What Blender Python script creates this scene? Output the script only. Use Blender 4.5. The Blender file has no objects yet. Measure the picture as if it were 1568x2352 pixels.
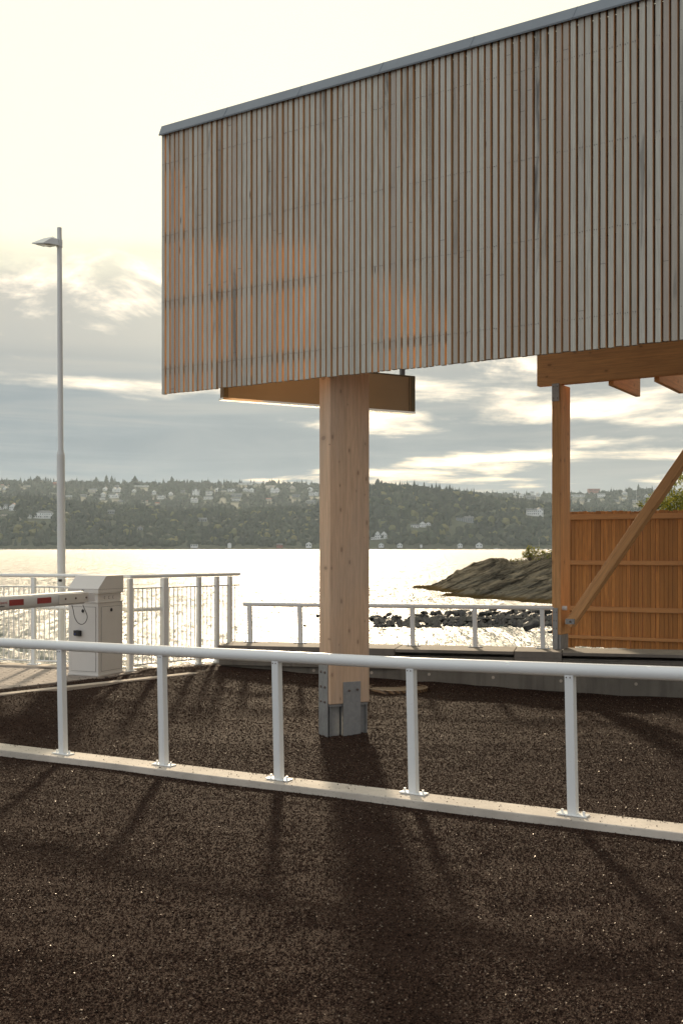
import bpy, math, random
import numpy as np
from mathutils import Vector, Matrix, noise as mnoise

random.seed(7); RNG = np.random.default_rng(7)
R = math.radians
S = bpy.context.scene
COL = S.collection

# ------------------------------------------------------------------ camera
F = 2500.0; CX = 784.0; HY = 1257.0; CH = 1.66      # focal length and horizon in units of a 1568x2352 frame
cam = bpy.data.cameras.new('camera'); cam.sensor_fit = 'VERTICAL'; cam.sensor_height = 36
cam.lens = 36 * F / 2352; cam.shift_y = (HY - 1176) / 2352
cam.clip_start = .05; cam.clip_end = 9000
cam.dof.use_dof = True; cam.dof.focus_distance = 9.6; cam.dof.aperture_fstop = 7.0
co = bpy.data.objects.new('camera', cam); COL.objects.link(co)
co.location = (0, 0, CH); co.rotation_euler = (R(90), 0, 0); S.camera = co

# ------------------------------------------------------------------ light
SUN_AZ = R(-2.5); SUN_EL = R(20.0)
sd = Vector((math.sin(SUN_AZ) * math.cos(SUN_EL), math.cos(SUN_AZ) * math.cos(SUN_EL), math.sin(SUN_EL)))
sl = bpy.data.lights.new('sun', 'SUN'); sl.energy = 4.4; sl.angle = R(2.8); sl.color = (1, .80, .56)
so = bpy.data.objects.new('sun', sl); COL.objects.link(so)
so.rotation_euler = sd.to_track_quat('Z', 'Y').to_euler(); so.location = (0, 30, 30)
S.view_settings.view_transform = 'Standard'; S.view_settings.look = 'None'
S.view_settings.exposure = 0.0; S.view_settings.gamma = 1; S.view_settings.use_curve_mapping = False
S.cycles.max_bounces = 10; S.cycles.diffuse_bounces = 5; S.cycles.glossy_bounces = 4
S.cycles.volume_bounces = 1; S.cycles.transparent_max_bounces = 12

class NT:
    """small node-tree helper"""
    def __init__(s, tree): s.t = tree; s.t.nodes.clear()
    def n(s, typ, ins=None, **kw):
        nd = s.t.nodes.new(typ)
        for k, v in kw.items(): setattr(nd, k, v)
        for k, v in (ins or {}).items(): s.put(nd.inputs[k], v)
        return nd
    def put(s, sock, v):
        if isinstance(v, bpy.types.NodeSocket): s.t.links.new(v, sock)
        elif isinstance(v, bpy.types.Node): s.t.links.new(v.outputs[0], sock)
        else: sock.default_value = v
    def m(s, op, a, b=0.0, c=None, clamp=False):
        nd = s.n('ShaderNodeMath', operation=op, use_clamp=clamp)
        s.put(nd.inputs[0], a); s.put(nd.inputs[1], b)
        if c is not None: s.put(nd.inputs[2], c)
        return nd.outputs[0]
    def ramp(s, v, lo, hi, a=0.0, b=1.0, smooth=True):
        nd = s.n('ShaderNodeMapRange', interpolation_type='SMOOTHSTEP' if smooth else 'LINEAR')
        s.put(nd.inputs[0], v); nd.inputs[1].default_value = lo; nd.inputs[2].default_value = hi
        nd.inputs[3].default_value = a; nd.inputs[4].default_value = b
        return nd.outputs[0]
    def mix(s, f, a, b, mode='MIX'):
        nd = s.n('ShaderNodeMix', data_type='RGBA', blend_type=mode)
        s.put(nd.inputs[0], f); s.put(nd.inputs[6], a); s.put(nd.inputs[7], b)
        return nd.outputs[2]
    def noise(s, vec, scale, detail=3.0, rough=.55, w=None, dist=0.0):
        nd = s.n('ShaderNodeTexNoise')
        if vec is not None: s.put(nd.inputs['Vector'], vec)
        nd.inputs['Scale'].default_value = scale; nd.inputs['Detail'].default_value = detail
        nd.inputs['Roughness'].default_value = rough; nd.inputs['Distortion'].default_value = dist
        return nd.outputs[0]
    def scale(s, vec, v, add=None):
        nd = s.n('ShaderNodeVectorMath', operation='MULTIPLY'); s.put(nd.inputs[0], vec); nd.inputs[1].default_value = v
        if add is None: return nd.outputs[0]
        ad = s.n('ShaderNodeVectorMath', operation='ADD'); s.put(ad.inputs[0], nd.outputs[0]); s.put(ad.inputs[1], add)
        return ad.outputs[0]

def c4(c): return (c[0], c[1], c[2], 1.0)

# sky: Nishita sky seen through the holes of a broken cloud deck
W = bpy.data.worlds.new('World'); S.world = W; W.use_nodes = True
w = NT(W.node_tree)
tc = w.n('ShaderNodeTexCoord').outputs['Generated']
sp = w.n('ShaderNodeSeparateXYZ', {0: tc})
dx, dy, dz = sp.outputs
zz = w.m('ADD', w.m('MAXIMUM', dz, 0.0), .055)
pv = w.n('ShaderNodeCombineXYZ', {0: w.m('DIVIDE', dx, zz), 1: w.m('DIVIDE', dy, zz), 2: 0.0})
n1 = w.noise(w.scale(pv, (.75, .75, 1.0)), 1.05, 8, .55, dist=.25)
n2 = w.noise(w.scale(pv, (.30, .55, 1.0), (3.1, 1.7, 0)), 1.0, 5, .5)
n3 = w.noise(w.scale(tc, (9, 9, 20)), 1.0, 6, .6, dist=.4)
dot = w.n('ShaderNodeVectorMath', {0: tc, 1: sd}, operation='DOT_PRODUCT').outputs['Value']
dotp = w.m('MAXIMUM', dot, 0.0)
g1 = w.m('POWER', dotp, 9.0); g2 = w.m('POWER', dotp, 90.0)
az = w.m('DIVIDE', dx, w.m('MAXIMUM', dy, .05))                        # tangent of the azimuth
lowband = w.m('MULTIPLY', w.ramp(dz, .015, .045), w.ramp(dz, .125, .155, 1, 0))
leftish = w.ramp(az, .02, -.12)
th = w.m('ADD', w.m('MULTIPLY', n1, 1.0), w.m('MULTIPLY', n2, .42))
th = w.m('ADD', th, w.m('MULTIPLY', n3, .16))
band = w.m('MULTIPLY', w.ramp(dz, .145, .165), w.ramp(dz, .25, .30, 1, 0))
n5 = w.noise(w.scale(tc, (7, 7, 15), (4.2, 0, 1.3)), 1.0, 8, .62, dist=.5)
th = w.m('ADD', th, w.m('MULTIPLY', w.m('MULTIPLY', w.m('SUBTRACT', n5, .52), .8), band))
n4 = w.noise(w.scale(tc, (2.5, 2.5, 46)), 1.0, 6, .6, dist=.6)
th = w.m('SUBTRACT', th, w.m('MULTIPLY', w.m('MULTIPLY', lowband, leftish), .16))
th = w.m('ADD', th, w.m('MULTIPLY', w.ramp(dz, .13, .18), .01))
th = w.m('ADD', th, w.m('MULTIPLY', w.ramp(az, .04, .3), .035))
th = w.m('SUBTRACT', th, w.ramp(dz, .03, .0, 0, .10))
thin = w.ramp(th, .77, 1.03)
sky = w.n('ShaderNodeTexSky', sky_type='NISHITA', sun_disc=False, sun_elevation=SUN_EL, sun_rotation=SUN_AZ,
          air_density=1.0, dust_density=2.0, ozone_density=1.0)
skyc = w.n('ShaderNodeVectorMath', {0: sky.outputs[0], 1: (.05, .05, .05)}, operation='MULTIPLY').outputs[0]
cream = w.n('ShaderNodeVectorMath', {0: w.mix(g2, c4((.95, .80, .60)), c4((1.5, 1.25, .85)))}, operation='SCALE')
cream.inputs[3].default_value = 1.0
gap = w.mix(1.0, skyc, cream.outputs[0], 'ADD')
grey_low = w.mix(w.ramp(az, -.2, .3), c4((.315, .365, .390)), c4((.38, .40, .385)))
grey_low = w.mix(w.ramp(n4, .42, .68, 0, .75), grey_low, c4((.49, .49, .455)))
grey_low = w.mix(w.ramp(n4, .50, .34, 0, .5), grey_low, c4((.25, .295, .325)))
grey = w.mix(w.ramp(dz, .13, .2), grey_low, c4((.58, .56, .50)))
grey = w.mix(w.ramp(n3, .35, .75, 0, .30), grey, c4((.48, .50, .48)))
cloud = w.mix(w.m('MULTIPLY', thin, w.ramp(dz, .0, .03, .55, 1)), grey, gap)
veil = w.m('ADD', dz, w.m('MULTIPLY', w.m('SUBTRACT', n1, .5), .10))
front = w.ramp(dy, -.2, .6)
top = w.m('MULTIPLY', w.ramp(veil, .222, .272), front)
cloud = w.mix(top, cloud, c4((1.25, 1.18, .875)))
cloud = w.mix(w.m('MULTIPLY', g2, .6), cloud, c4((1.35, 1.25, .95)))
behind = w.mix(w.ramp(dz, .0, .8), c4((.76, .79, .81)), c4((.84, .88, .93)))
behind = w.mix(w.ramp(dx, -.2, .8), behind, c4((.40, .38, .36)))
cloud = w.mix(front, behind, cloud)
bg = w.n('ShaderNodeBackground', {'Color': cloud, 'Strength': 1.0})
wo = w.n('ShaderNodeOutputWorld', {0: bg})

# ------------------------------------------------------------------ helpers
def xy(px, Y): return (px - CX) / F * Y
def P(px, py, Y): return Vector((xy(px, Y), Y, CH - (py - HY) / F * Y))
def G(px, py, z):
    Y = (CH - z) * F / (py - HY); return Vector((xy(px, Y), Y, z))
def on_line(px, A, d):
    """point at column px on the plan line through A with direction d"""
    u = (px - CX) / F
    s = (u * A[1] - A[0]) / (d[0] - u * d[1])
    return Vector((A[0] + d[0] * s, A[1] + d[1] * s, 0.0)), s

def tag(o, label=None, cat=None, group=None, kind=None):
    if label: o['label'] = label
    if cat: o['category'] = cat
    if group: o['group'] = group
    if kind: o['kind'] = kind
    return o

class MB:
    """collects shapes, becomes ONE mesh object"""
    def __init__(s): s.v = []; s.f = []; s.mi = []; s.a = []
    def add(s, vs, fs, mi=0, a=0.0):
        b = len(s.v); s.v += [tuple(p) for p in vs]; s.a += [a] * len(vs)
        for f in fs: s.f.append(tuple(b + i for i in f)); s.mi.append(mi)
    def box(s, o, ax, ay, az, mi=0, a=0.0, mis=None):
        """o corner, ax ay az edge vectors"""
        o, ax, ay, az = map(Vector, (o, ax, ay, az))
        vs = [o, o+ax, o+ax+ay, o+ay, o+az, o+ax+az, o+ax+ay+az, o+ay+az]
        fs = [(0,3,2,1), (4,5,6,7), (0,1,5,4), (1,2,6,5), (2,3,7,6), (3,0,4,7)]
        if ax.cross(ay).dot(az) < 0: fs = [f[::-1] for f in fs]
        b = len(s.v); s.v += [tuple(p) for p in vs]; s.a += [a] * 8
        for k, f in enumerate(fs): s.f.append(tuple(b + i for i in f)); s.mi.append(mis[k] if mis else mi)
    def cbox(s, c, sx, sy, sz, mi=0, a=0.0):
        c = Vector(c); s.box(c - Vector((sx/2, sy/2, sz/2)), (sx,0,0), (0,sy,0), (0,0,sz), mi, a)
    def tube(s, pts, r, n=12, mi=0, cap=True, a=0.0):
        pts = [Vector(p) for p in pts]; rs = r if isinstance(r, (list, tuple)) else [r] * len(pts)
        b = len(s.v)
        ref = None
        for i, p in enumerate(pts):
            t = (pts[min(i+1, len(pts)-1)] - pts[max(i-1, 0)]).normalized()
            if ref is None: ref = Vector((0,0,1)) if abs(t.z) < .9 else Vector((1,0,0))
            x = t.cross(ref).normalized(); y = x.cross(t).normalized(); ref = y if abs(y.dot(t)) < .5 else ref
            for k in range(n):
                q = 2 * math.pi * k / n
                s.v.append(tuple(p + (x * math.cos(q) + y * math.sin(q)) * rs[i])); s.a.append(a)
        for i in range(len(pts) - 1):
            for k in range(n):
                k2 = (k + 1) % n
                s.f.append((b+i*n+k, b+i*n+k2, b+(i+1)*n+k2, b+(i+1)*n+k)); s.mi.append(mi)
        if cap:
            s.f.append(tuple(b + k for k in range(n))[::-1]); s.mi.append(mi)
            s.f.append(tuple(b + (len(pts)-1)*n + k for k in range(n))); s.mi.append(mi)
    def prism(s, poly, z0, z1, mi=0, a=0.0):
        n = len(poly)
        ar = sum(poly[i][0]*poly[(i+1)%n][1] - poly[(i+1)%n][0]*poly[i][1] for i in range(n))
        if ar < 0: poly = poly[::-1]
        vs = [(p[0], p[1], z0) for p in poly] + [(p[0], p[1], z1) for p in poly]
        fs = [tuple(range(n))[::-1], tuple(range(n, 2*n))] + [(i, (i+1)%n, n+(i+1)%n, n+i) for i in range(n)]
        s.add(vs, fs, mi, a)
    def build(s, name, mats, parent=None, bevel=0.0, smooth=False, origin=None, segs=2):
        me = bpy.data.meshes.new(name)
        off = Vector(origin) if origin is not None else Vector((0,0,0))
        if parent is not None: off = parent.matrix_world_loc if hasattr(parent, 'matrix_world_loc') else Vector(parent.get('_o', (0,0,0)))
        vs = [(p[0]-off[0], p[1]-off[1], p[2]-off[2]) for p in s.v]
        me.from_pydata(vs, [], s.f); me.update()
        if not isinstance(mats, (list, tuple)): mats = [mats]
        for m_ in mats: me.materials.append(m_)
        me.polygons.foreach_set('material_index', s.mi)
        if any(s.a):
            at = me.attributes.new('rnd', 'FLOAT', 'POINT'); at.data.foreach_set('value', s.a)
        o = bpy.data.objects.new(name, me); COL.objects.link(o)
        if parent is not None: o.parent = parent
        else: o.location = off
        if parent is None and origin is not None: OFF[o.name] = off
        if smooth:
            me.polygons.foreach_set('use_smooth', [True] * len(me.polygons))
            es = o.modifiers.new('split', 'EDGE_SPLIT'); es.split_angle = R(35)
        if bevel:
            b = o.modifiers.new('bevel', 'BEVEL'); b.width = bevel; b.segments = segs; b.limit_method = 'ANGLE'; b.angle_limit = R(40)
        return o
OFF = {}
def thing(name, loc, label, cat, group=None):
    o = bpy.data.objects.new(name, None); COL.objects.link(o); o.location = loc; o['_o'] = tuple(loc)
    o.empty_display_size = .2
    return tag(o, label, cat, group)
def sub(mb, name, mats, part, root, **kw):
    """a sub-part: mesh child of a part, in world-aligned coordinates of the thing"""
    o = mb.build(name, mats, root, **kw); o.parent = part
    return o
def copy_tree(o, parent=None):
    c = o.copy(); COL.objects.link(c)
    if parent is not None: c.parent = parent
    for ch in list(o.children): copy_tree(ch, c)
    return c

# ------------------------------------------------------------------ materials
def mat(name):
    m = bpy.data.materials.new(name); m.use_nodes = True; t = NT(m.node_tree); return m, t
def out(t, bsdf, disp=None):
    o = t.n('ShaderNodeOutputMaterial', {0: bsdf})
    if disp is not None: t.put(o.inputs['Displacement'], disp)
def pr(t, col, rough=.6, metal=0.0, bump=None, bd=.002, bs=1.0, **kw):
    ins = {'Base Color': col if not isinstance(col, tuple) else c4(col), 'Roughness': rough, 'Metallic': metal}
    if bump is not None:
        b = t.n('ShaderNodeBump', {'Height': bump, 'Strength': bs, 'Distance': bd}); ins['Normal'] = b.outputs[0]
    ins.update(kw)
    return t.n('ShaderNodeBsdfPrincipled', ins)
def objv(t): return t.n('ShaderNodeTexCoord').outputs['Object']
def posv(t): return t.n('ShaderNodeNewGeometry').outputs['Position']
def attr(t, name='rnd'): return t.n('ShaderNodeAttribute', attribute_name=name).outputs['Fac']

def simple(name, col, rough=.6, metal=0.0, var=.15, scale=6.0, bd=.0008):
    m, t = mat(name); p = posv(t)
    n = t.noise(p, scale, 5, .6); n2 = t.noise(p, scale * 9, 3, .6)
    a = tuple(x * (1 - var) for x in col); b = tuple(min(1, x * (1 + var)) for x in col)
    out(t, pr(t, t.mix(t.ramp(n, .3, .7), c4(a), c4(b)), t.m('ADD', rough - .08, t.m('MULTIPLY', n2, .16)), metal, n2, bd)); return m

def wood(name, base, dark, axis='z', knots=True, rough=.65, graint=.45, rv=.35, grey=0.0):
    """planed softwood: grain along the axis, knots, glued lamella tone steps"""
    m, t = mat(name); p = objv(t) if axis != 'w' else posv(t)
    sc = {'z': (26, 26, 1.3), 'x': (1.3, 26, 26), 'w': (26, 26, 1.3)}[axis]
    rnd = attr(t)
    addv = t.n('ShaderNodeCombineXYZ', {0: t.m('MULTIPLY', rnd, 37.0), 1: t.m('MULTIPLY', rnd, 11.0), 2: t.m('MULTIPLY', rnd, 53.0)}).outputs[0]
    g = t.noise(t.scale(p, sc, addv), 1.6, 6, .62, dist=.6)
    g2 = t.noise(t.scale(p, tuple(x * 3.3 for x in sc), addv), 2.0, 3, .6)
    big = t.noise(t.scale(p, (3, 3, .8) if axis != 'x' else (.8, 3, 3), addv), 1.0, 3, .5)
    gg = t.m('ADD', t.m('MULTIPLY', g, .65), t.m('MULTIPLY', g2, .35))
    col = t.mix(t.ramp(gg, .36, .66), c4(base), c4(tuple(b * (1 - graint) + d * graint for b, d in zip(base, dark))))
    col = t.mix(t.ramp(big, .35, .7, 0, .45), col, c4(tuple(b * .72 for b in base)))
    col = t.mix(t.m('MULTIPLY', rnd, rv), col, c4(tuple(b * .42 for b in base)))
    if knots:
        q = t.n('ShaderNodeSeparateXYZ', {0: p}).outputs
        uu = t.m('ADD', t.m('MULTIPLY', q[0], 1.1), t.m('MULTIPLY', q[1], .9)) if axis != 'x' else t.m('ADD', q[1], q[2])
        ww = q[2] if axis != 'x' else q[0]
        kv = t.n('ShaderNodeCombineXYZ', {0: t.m('MULTIPLY', uu, 8.5), 1: t.m('MULTIPLY', ww, 5.0), 2: 0.0}).outputs[0]
        v = t.n('ShaderNodeTexVoronoi', {'Vector': kv, 'Scale': 1.0, 'Randomness': 1.0}, voronoi_dimensions='2D')
        vr = t.n('ShaderNodeSeparateColor', {0: v.outputs['Color']}).outputs[0]
        kd = t.m('DIVIDE', v.outputs['Distance'], t.ramp(vr, .62, 1.0, .03, .155, False))
        k = t.m('MULTIPLY', t.ramp(kd, .55, 1.0, 1, 0), t.m('GREATER_THAN', vr, .62))
        col = t.mix(t.m('MULTIPLY', k, .8), col, c4(dark))
        ring = t.m('MULTIPLY', t.ramp(kd, 1.0, 2.4, .35, 0), t.m('GREATER_THAN', vr, .62))
        col = t.mix(ring, col, c4(tuple((b + d) / 2 for b, d in zip(base, dark))))
    if knots:
        fr = t.m('FRACT', t.m('MULTIPLY', uu, 21.0))
        ln = t.m('MULTIPLY', t.ramp(fr, .0, .07, 1, 0), .30)
        lam_ = t.n('ShaderNodeTexWhiteNoise', {'W': t.m('FLOOR', t.m('MULTIPLY', uu, 21.0))}, noise_dimensions='1D').outputs['Value']
        col = t.mix(t.m('MULTIPLY', lam_, .22), col, c4(tuple(b * .6 for b in base)))
        col = t.mix(ln, col, c4(dark))
    if grey:
        gr = t.noise(t.scale(p, (5, 5, 1.2)), 1.0, 4, .6)
        col = t.mix(t.ramp(gr, .40, .66, 0, grey), col, c4((.42, .39, .35)))
    out(t, pr(t, col, rough, 0, gg, .0012)); return m

M = {}
M['pillar'] = wood('pale_glulam', (.74, .50, .32), (.20, .10, .055), 'z', grey=.16, graint=.35)
M['frame_v'] = wood('orange_glulam', (.78, .41, .16), (.20, .075, .025), 'z')
M['frame_x'] = wood('orange_glulam_beam', (.78, .41, .16), (.18, .07, .025), 'x')
M['fence'] = wood('larch_board', (.70, .30, .075), (.24, .09, .025), 'z', knots=False, graint=.8, rv=.8)
M['rail_wood'] = wood('larch_rail', (.64, .31, .11), (.22, .08, .03), 'x')

def slat_mat():
    m, t = mat('weathered_oak_slat'); p = objv(t); rnd = attr(t)
    addv = t.n('ShaderNodeCombineXYZ', {0: t.m('MULTIPLY', rnd, 91.0), 1: t.m('MULTIPLY', rnd, 17.0), 2: t.m('MULTIPLY', rnd, 71.0)}).outputs[0]
    g = t.noise(t.scale(p, (34, 34, 1.5), addv), 1.5, 7, .65, dist=.9)
    g2 = t.noise(t.scale(p, (110, 110, 5.0), addv), 1.2, 3, .6)
    big = t.noise(t.scale(p, (2, 2, .9), addv), 1.0, 3, .5)
    st = t.noise(t.scale(p, (7, 7, .85), addv), 1.0, 5, .6, dist=.5)
    gg = t.m('ADD', t.m('MULTIPLY', g, .6), t.m('MULTIPLY', g2, .4))
    col = t.mix(t.ramp(gg, .35, .65), c4((.60, .585, .495)), c4((.40, .385, .325)))
    col = t.mix(t.ramp(big, .3, .7, 0, .55), col, c4((.46, .44, .375)))
    wn = t.n('ShaderNodeTexWhiteNoise', {'W': t.m('MULTIPLY', rnd, 913.7)}, noise_dimensions='1D')
    tone = t.n('ShaderNodeSeparateColor', {0: wn.outputs['Color']})
    col = t.mix(t.ramp(tone.outputs[0], .35, 1.0, 0, .75, False), col, c4((.34, .275, .22)))
    col = t.mix(t.ramp(tone.outputs[1], .6, 1.0, 0, .45, False), col, c4((.52, .50, .44)))
    stain = t.m('MULTIPLY', t.ramp(st, .53, .68), t.ramp(tone.outputs[2], .40, .9, .0, .95, False))
    col = t.mix(stain, col, c4((.115, .11, .10)))
    v = t.n('ShaderNodeTexVoronoi', {'Vector': t.scale(p, (14, 14, 2.6), addv), 'Scale': 1.0})
    vr = t.n('ShaderNodeSeparateColor', {0: v.outputs['Color']}).outputs[0]
    kn = t.m('MULTIPLY', t.ramp(v.outputs['Distance'], .05, .12, 1, 0), t.m('GREATER_THAN', vr, .8))
    col = t.mix(t.m('MULTIPLY', kn, .8), col, c4((.09, .065, .05)))
    sz = t.n('ShaderNodeSeparateXYZ', {0: p}).outputs[2]
    jt = t.m('FRACT', t.m('ADD', t.m('MULTIPLY', sz, .31), t.m('MULTIPLY', tone.outputs[2], 7.0)))
    jn = t.m('MULTIPLY', t.m('LESS_THAN', jt, .0011), t.m('GREATER_THAN', tone.outputs[0], .45))
    col = t.mix(jn, col, c4((.05, .04, .035)))
    out(t, pr(t, col, .72, 0, gg, .0012)); return m
M['slat'] = slat_mat()
M['slat_side'] = wood('fresh_oak_slat_side', (.80, .52, .27), (.56, .34, .17), 'z', knots=False)
M['batten'] = wood('oak_batten', (.22, .13, .07), (.10, .05, .03), 'x', knots=False)
M['nail'] = simple('rusty_nail', (.03, .02, .02), .6)
M['zinc'] = simple('grey_sheet_metal', (.20, .225, .245), .5, .2, .06, 3)
M['roofing'] = simple('dark_roofing_board', (.10, .075, .055), .8)
def galv():
    m, t = mat('galvanised_steel'); p = posv(t)
    v = t.n('ShaderNodeTexVoronoi', {'Vector': p, 'Scale': 45.0}).outputs['Color']
    vr = t.n('ShaderNodeSeparateColor', {0: v}).outputs[0]
    n = t.noise(t.scale(p, (9, 9, 3)), 1.5, 4, .6)
    col = t.mix(t.ramp(vr, 0, 1, 0, .5, False), c4((.36, .36, .35)), c4((.27, .275, .275)))
    col = t.mix(t.ramp(n, .45, .75, 0, .5), col, c4((.19, .18, .165)))
    out(t, pr(t, col, t.m('ADD', .42, t.m('MULTIPLY', n, .2)), .55, n, .0006)); return m
M['galv'] = galv()
M['bolt'] = simple('old_bolt', (.17, .13, .11), .5, .6)
def white_paint(name, col, rough=.32):
    m, t = mat(name); p = posv(t)
    n = t.noise(p, 2.2, 5, .6); n2 = t.noise(p, 30, 4, .65)
    c = t.mix(t.ramp(n, .35, .75, 0, .25), c4(col), c4(tuple(x * .84 for x in col)))
    c = t.mix(t.ramp(n2, .665, .75, 0, .40), c, c4((.42, .36, .29)))
    out(t, pr(t, c, t.m('ADD', rough, t.m('MULTIPLY', n2, .18)), 0, n2, .0003)); return m
M['white'] = white_paint('white_powder_coat', (.80, .81, .79))
M['cabinet'] = white_paint('off_white_paint', (.66, .63, .58), .4)
M['lamp'] = white_paint('light_grey_paint', (.62, .64, .63), .4)
M['boom'] = white_paint('boom_white', (.66, .66, .64), .35)
M['red'] = simple('red_reflector', (.30, .018, .015), .35, 0, .12, 40)
M['redink'] = simple('red_lettering', (.45, .08, .07), .5)
M['black'] = simple('black_plastic', (.016, .015, .016), .4)
M['darkline'] = simple('painted_gap_shade', (.11, .09, .085), .8)  # dark colour stands in for shade in door gaps, hood joint and slots
M['blue'] = simple('blue_button', (.05, .10, .35), .3)
M['lens'] = simple('lamp_lens', (.80, .74, .60), .2)
M['panel'] = simple('beige_panel', (.50, .37, .21), .5, 0, .05, 2)
M['olive'] = simple('bronze_profile', (.17, .135, .07), .4, .4)
M['panel_bottom'] = simple('polished_underside', (.92, .86, .74), .12, .9, .02, 3, .0001)
M['rust'] = simple('rust_spot', (.16, .05, .025), .8)

def concrete(name, col, streak=.4):
    m, t = mat(name); p = posv(t)
    n = t.noise(p, 2.0, 6, .6); n2 = t.noise(p, 40, 4, .7); n3 = t.noise(t.scale(p, (9, 9, .8)), 1.0, 4, .6)
    c = t.mix(t.ramp(n, .3, .7), c4(tuple(x * .8 for x in col)), c4(tuple(x * 1.1 for x in col)))
    c = t.mix(t.ramp(n3, .42, .7, 0, streak), c, c4(tuple(x * .5 for x in col)))
    v = t.n('ShaderNodeTexVoronoi', {'Vector': p, 'Scale': 55.0})
    vr = t.n('ShaderNodeSeparateColor', {0: v.outputs['Color']}).outputs[0]
    pit = t.m('MULTIPLY', t.ramp(v.outputs['Distance'], .1, .3, 1, 0), t.m('GREATER_THAN', vr, .75))
    c = t.mix(t.m('MULTIPLY', pit, .6), c, c4(tuple(x * .35 for x in col)))
    c = t.mix(t.ramp(n2, .55, .8, 0, .4), c, c4(tuple(x * .65 for x in col)))
    hh = t.m('SUBTRACT', n2, t.m('MULTIPLY', pit, .8))
    out(t, pr(t, c, .85, 0, hh, .004)); return m
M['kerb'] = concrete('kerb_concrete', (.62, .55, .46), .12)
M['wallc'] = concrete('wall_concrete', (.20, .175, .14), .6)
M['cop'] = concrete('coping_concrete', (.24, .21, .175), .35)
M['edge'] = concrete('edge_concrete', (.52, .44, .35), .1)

def pave():
    m, t = mat('concrete_pavers'); p = posv(t)
    rot = t.n('ShaderNodeVectorRotate', {'Vector': p, 'Angle': R(-38)}, rotation_type='Z_AXIS').outputs[0]
    br = t.n('ShaderNodeTexBrick', {'Vector': rot, 'Color1': c4((.36, .30, .25)), 'Color2': c4((.27, .225, .19)), 'Mortar': c4((.10, .085, .07)),
             'Scale': 1.0, 'Mortar Size': .006, 'Brick Width': .21, 'Row Height': .14}, offset=.5)
    n = t.noise(p, 3, 5, .6); n2 = t.noise(p, 60, 3, .7)
    c = t.mix(t.ramp(n, .3, .75, 0, .4), br.outputs[0], c4((.20, .17, .14)))
    out(t, pr(t, c, .8, 0, t.m('ADD', t.m('MULTIPLY', n2, .4), t.m('MULTIPLY', br.outputs['Fac'], -1.0)), .004)); return m
M['pave'] = pave()

def gravel_sheet():
    m, t = mat('gravel_bed'); p = posv(t)
    v = t.n('ShaderNodeTexVoronoi', {'Vector': p, 'Scale': 110.0}); v2 = t.n('ShaderNodeTexVoronoi', {'Vector': p, 'Scale': 220.0})
    vr = t.n('ShaderNodeSeparateColor', {0: v.outputs['Color']})
    n = t.noise(p, 1.4, 4, .6)
    c = t.mix(vr.outputs[0], c4((.018, .0105, .0085)), c4((.058, .036, .027)))
    c = t.mix(t.ramp(vr.outputs[1], .8, 1.0, 0, .6, False), c, c4((.07, .045, .033)))
    c = t.mix(t.ramp(n, .3, .7, 0, .35), c, c4((.03, .018, .014)))
    h = t.m('ADD', t.m('MULTIPLY', v.outputs['Distance'], -1.0), t.m('MULTIPLY', v2.outputs['Distance'], -.4))
    out(t, pr(t, c, .75, 0, h, .006, **{'Specular IOR Level': .030, 'Specular Tint': c4((1, .70, .50))})); return m
M['gravel'] = gravel_sheet()
def stone_mat(name, lo, hi, rough=.42):
    m, t = mat(name); r = attr(t)
    c = t.mix(r, c4(lo), c4(hi))
    q = t.ramp(r, .965, 1.0, 0, .8, False)
    c = t.mix(q, c, c4((.26, .21, .16)))
    out(t, pr(t, c, t.ramp(r, .5, 1, .75, .34, False), **{'Specular IOR Level': t.ramp(r, .90, 1.0, .06, .8, False), 'Specular Tint': c4((1, .78, .60))})); return m
M['stone'] = stone_mat('gravel_stone', (.013, .0075, .006), (.088, .051, .035))

def water():
    m, t = mat('sea_water'); p = posv(t)
    y = t.n('ShaderNodeSeparateXYZ', {0: p}).outputs[1]
    far = t.ramp(y, 12, 110)
    a = t.noise(t.scale(p, (.8, .10, 1)), 1.0, 5, .6, dist=.3)
    b = t.noise(t.scale(p, (.10, .05, 1)), 1.0, 5, .6, dist=.3)
    c = t.noise(t.scale(p, (5.0, 9.0, 1)), 1.0, 5, .65)
    h = t.m('ADD', t.m('MULTIPLY', t.m('ADD', t.m('MULTIPLY', a, 2.4), t.m('MULTIPLY', b, 2.6)), far), t.m('MULTIPLY', c, .05))
    out(t, pr(t, (.012, .036, .038), .42, 0, h, 1.0, 1.0, IOR=1.33)); return m
M['water'] = water()

def leafmat(name, lo, hi, trans=.35):
    m, t = mat(name); r = attr(t)
    c = t.mix(r, c4(lo), c4(hi))
    d = t.n('ShaderNodeBsdfDiffuse', {0: c}); tr = t.n('ShaderNodeBsdfTranslucent', {0: c})
    gl = t.n('ShaderNodeBsdfGlossy', {0: c4((.5, .5, .5)), 1: .5})
    mx = t.n('ShaderNodeMixShader', {0: trans, 1: d, 2: tr}); mx2 = t.n('ShaderNodeMixShader', {0: .05, 1: mx, 2: gl})
    out(t, mx2); return m
M['leaf'] = leafmat('autumn_leaves', (.10, .13, .015), (.34, .30, .03), .5)
M['forest'] = leafmat('forest_foliage', (.007, .014, .009), (.034, .048, .022), .15)
M['forest_y'] = leafmat('yellowing_foliage', (.10, .105, .03), (.17, .15, .05), .15)
M['bark'] = simple('bark', (.07, .05, .035), .9)
M['hillsoil'] = simple('hill_ground', (.06, .065, .035), .95, 0, .3, .02)
M['shore'] = simple('shore_rock', (.17, .155, .14), .9, 0, .3, .05)
M['hwhite'] = simple('white_boarding', (.80, .80, .78), .6, 0, .06, .3)
M['hcream'] = simple('cream_render', (.62, .56, .47), .7, 0, .06, .3)
M['hgrey'] = simple('grey_boarding', (.24, .25, .27), .7, 0, .06, .3)
M['hred'] = simple('red_boarding', (.34, .12, .09), .7, 0, .06, .3)
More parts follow.
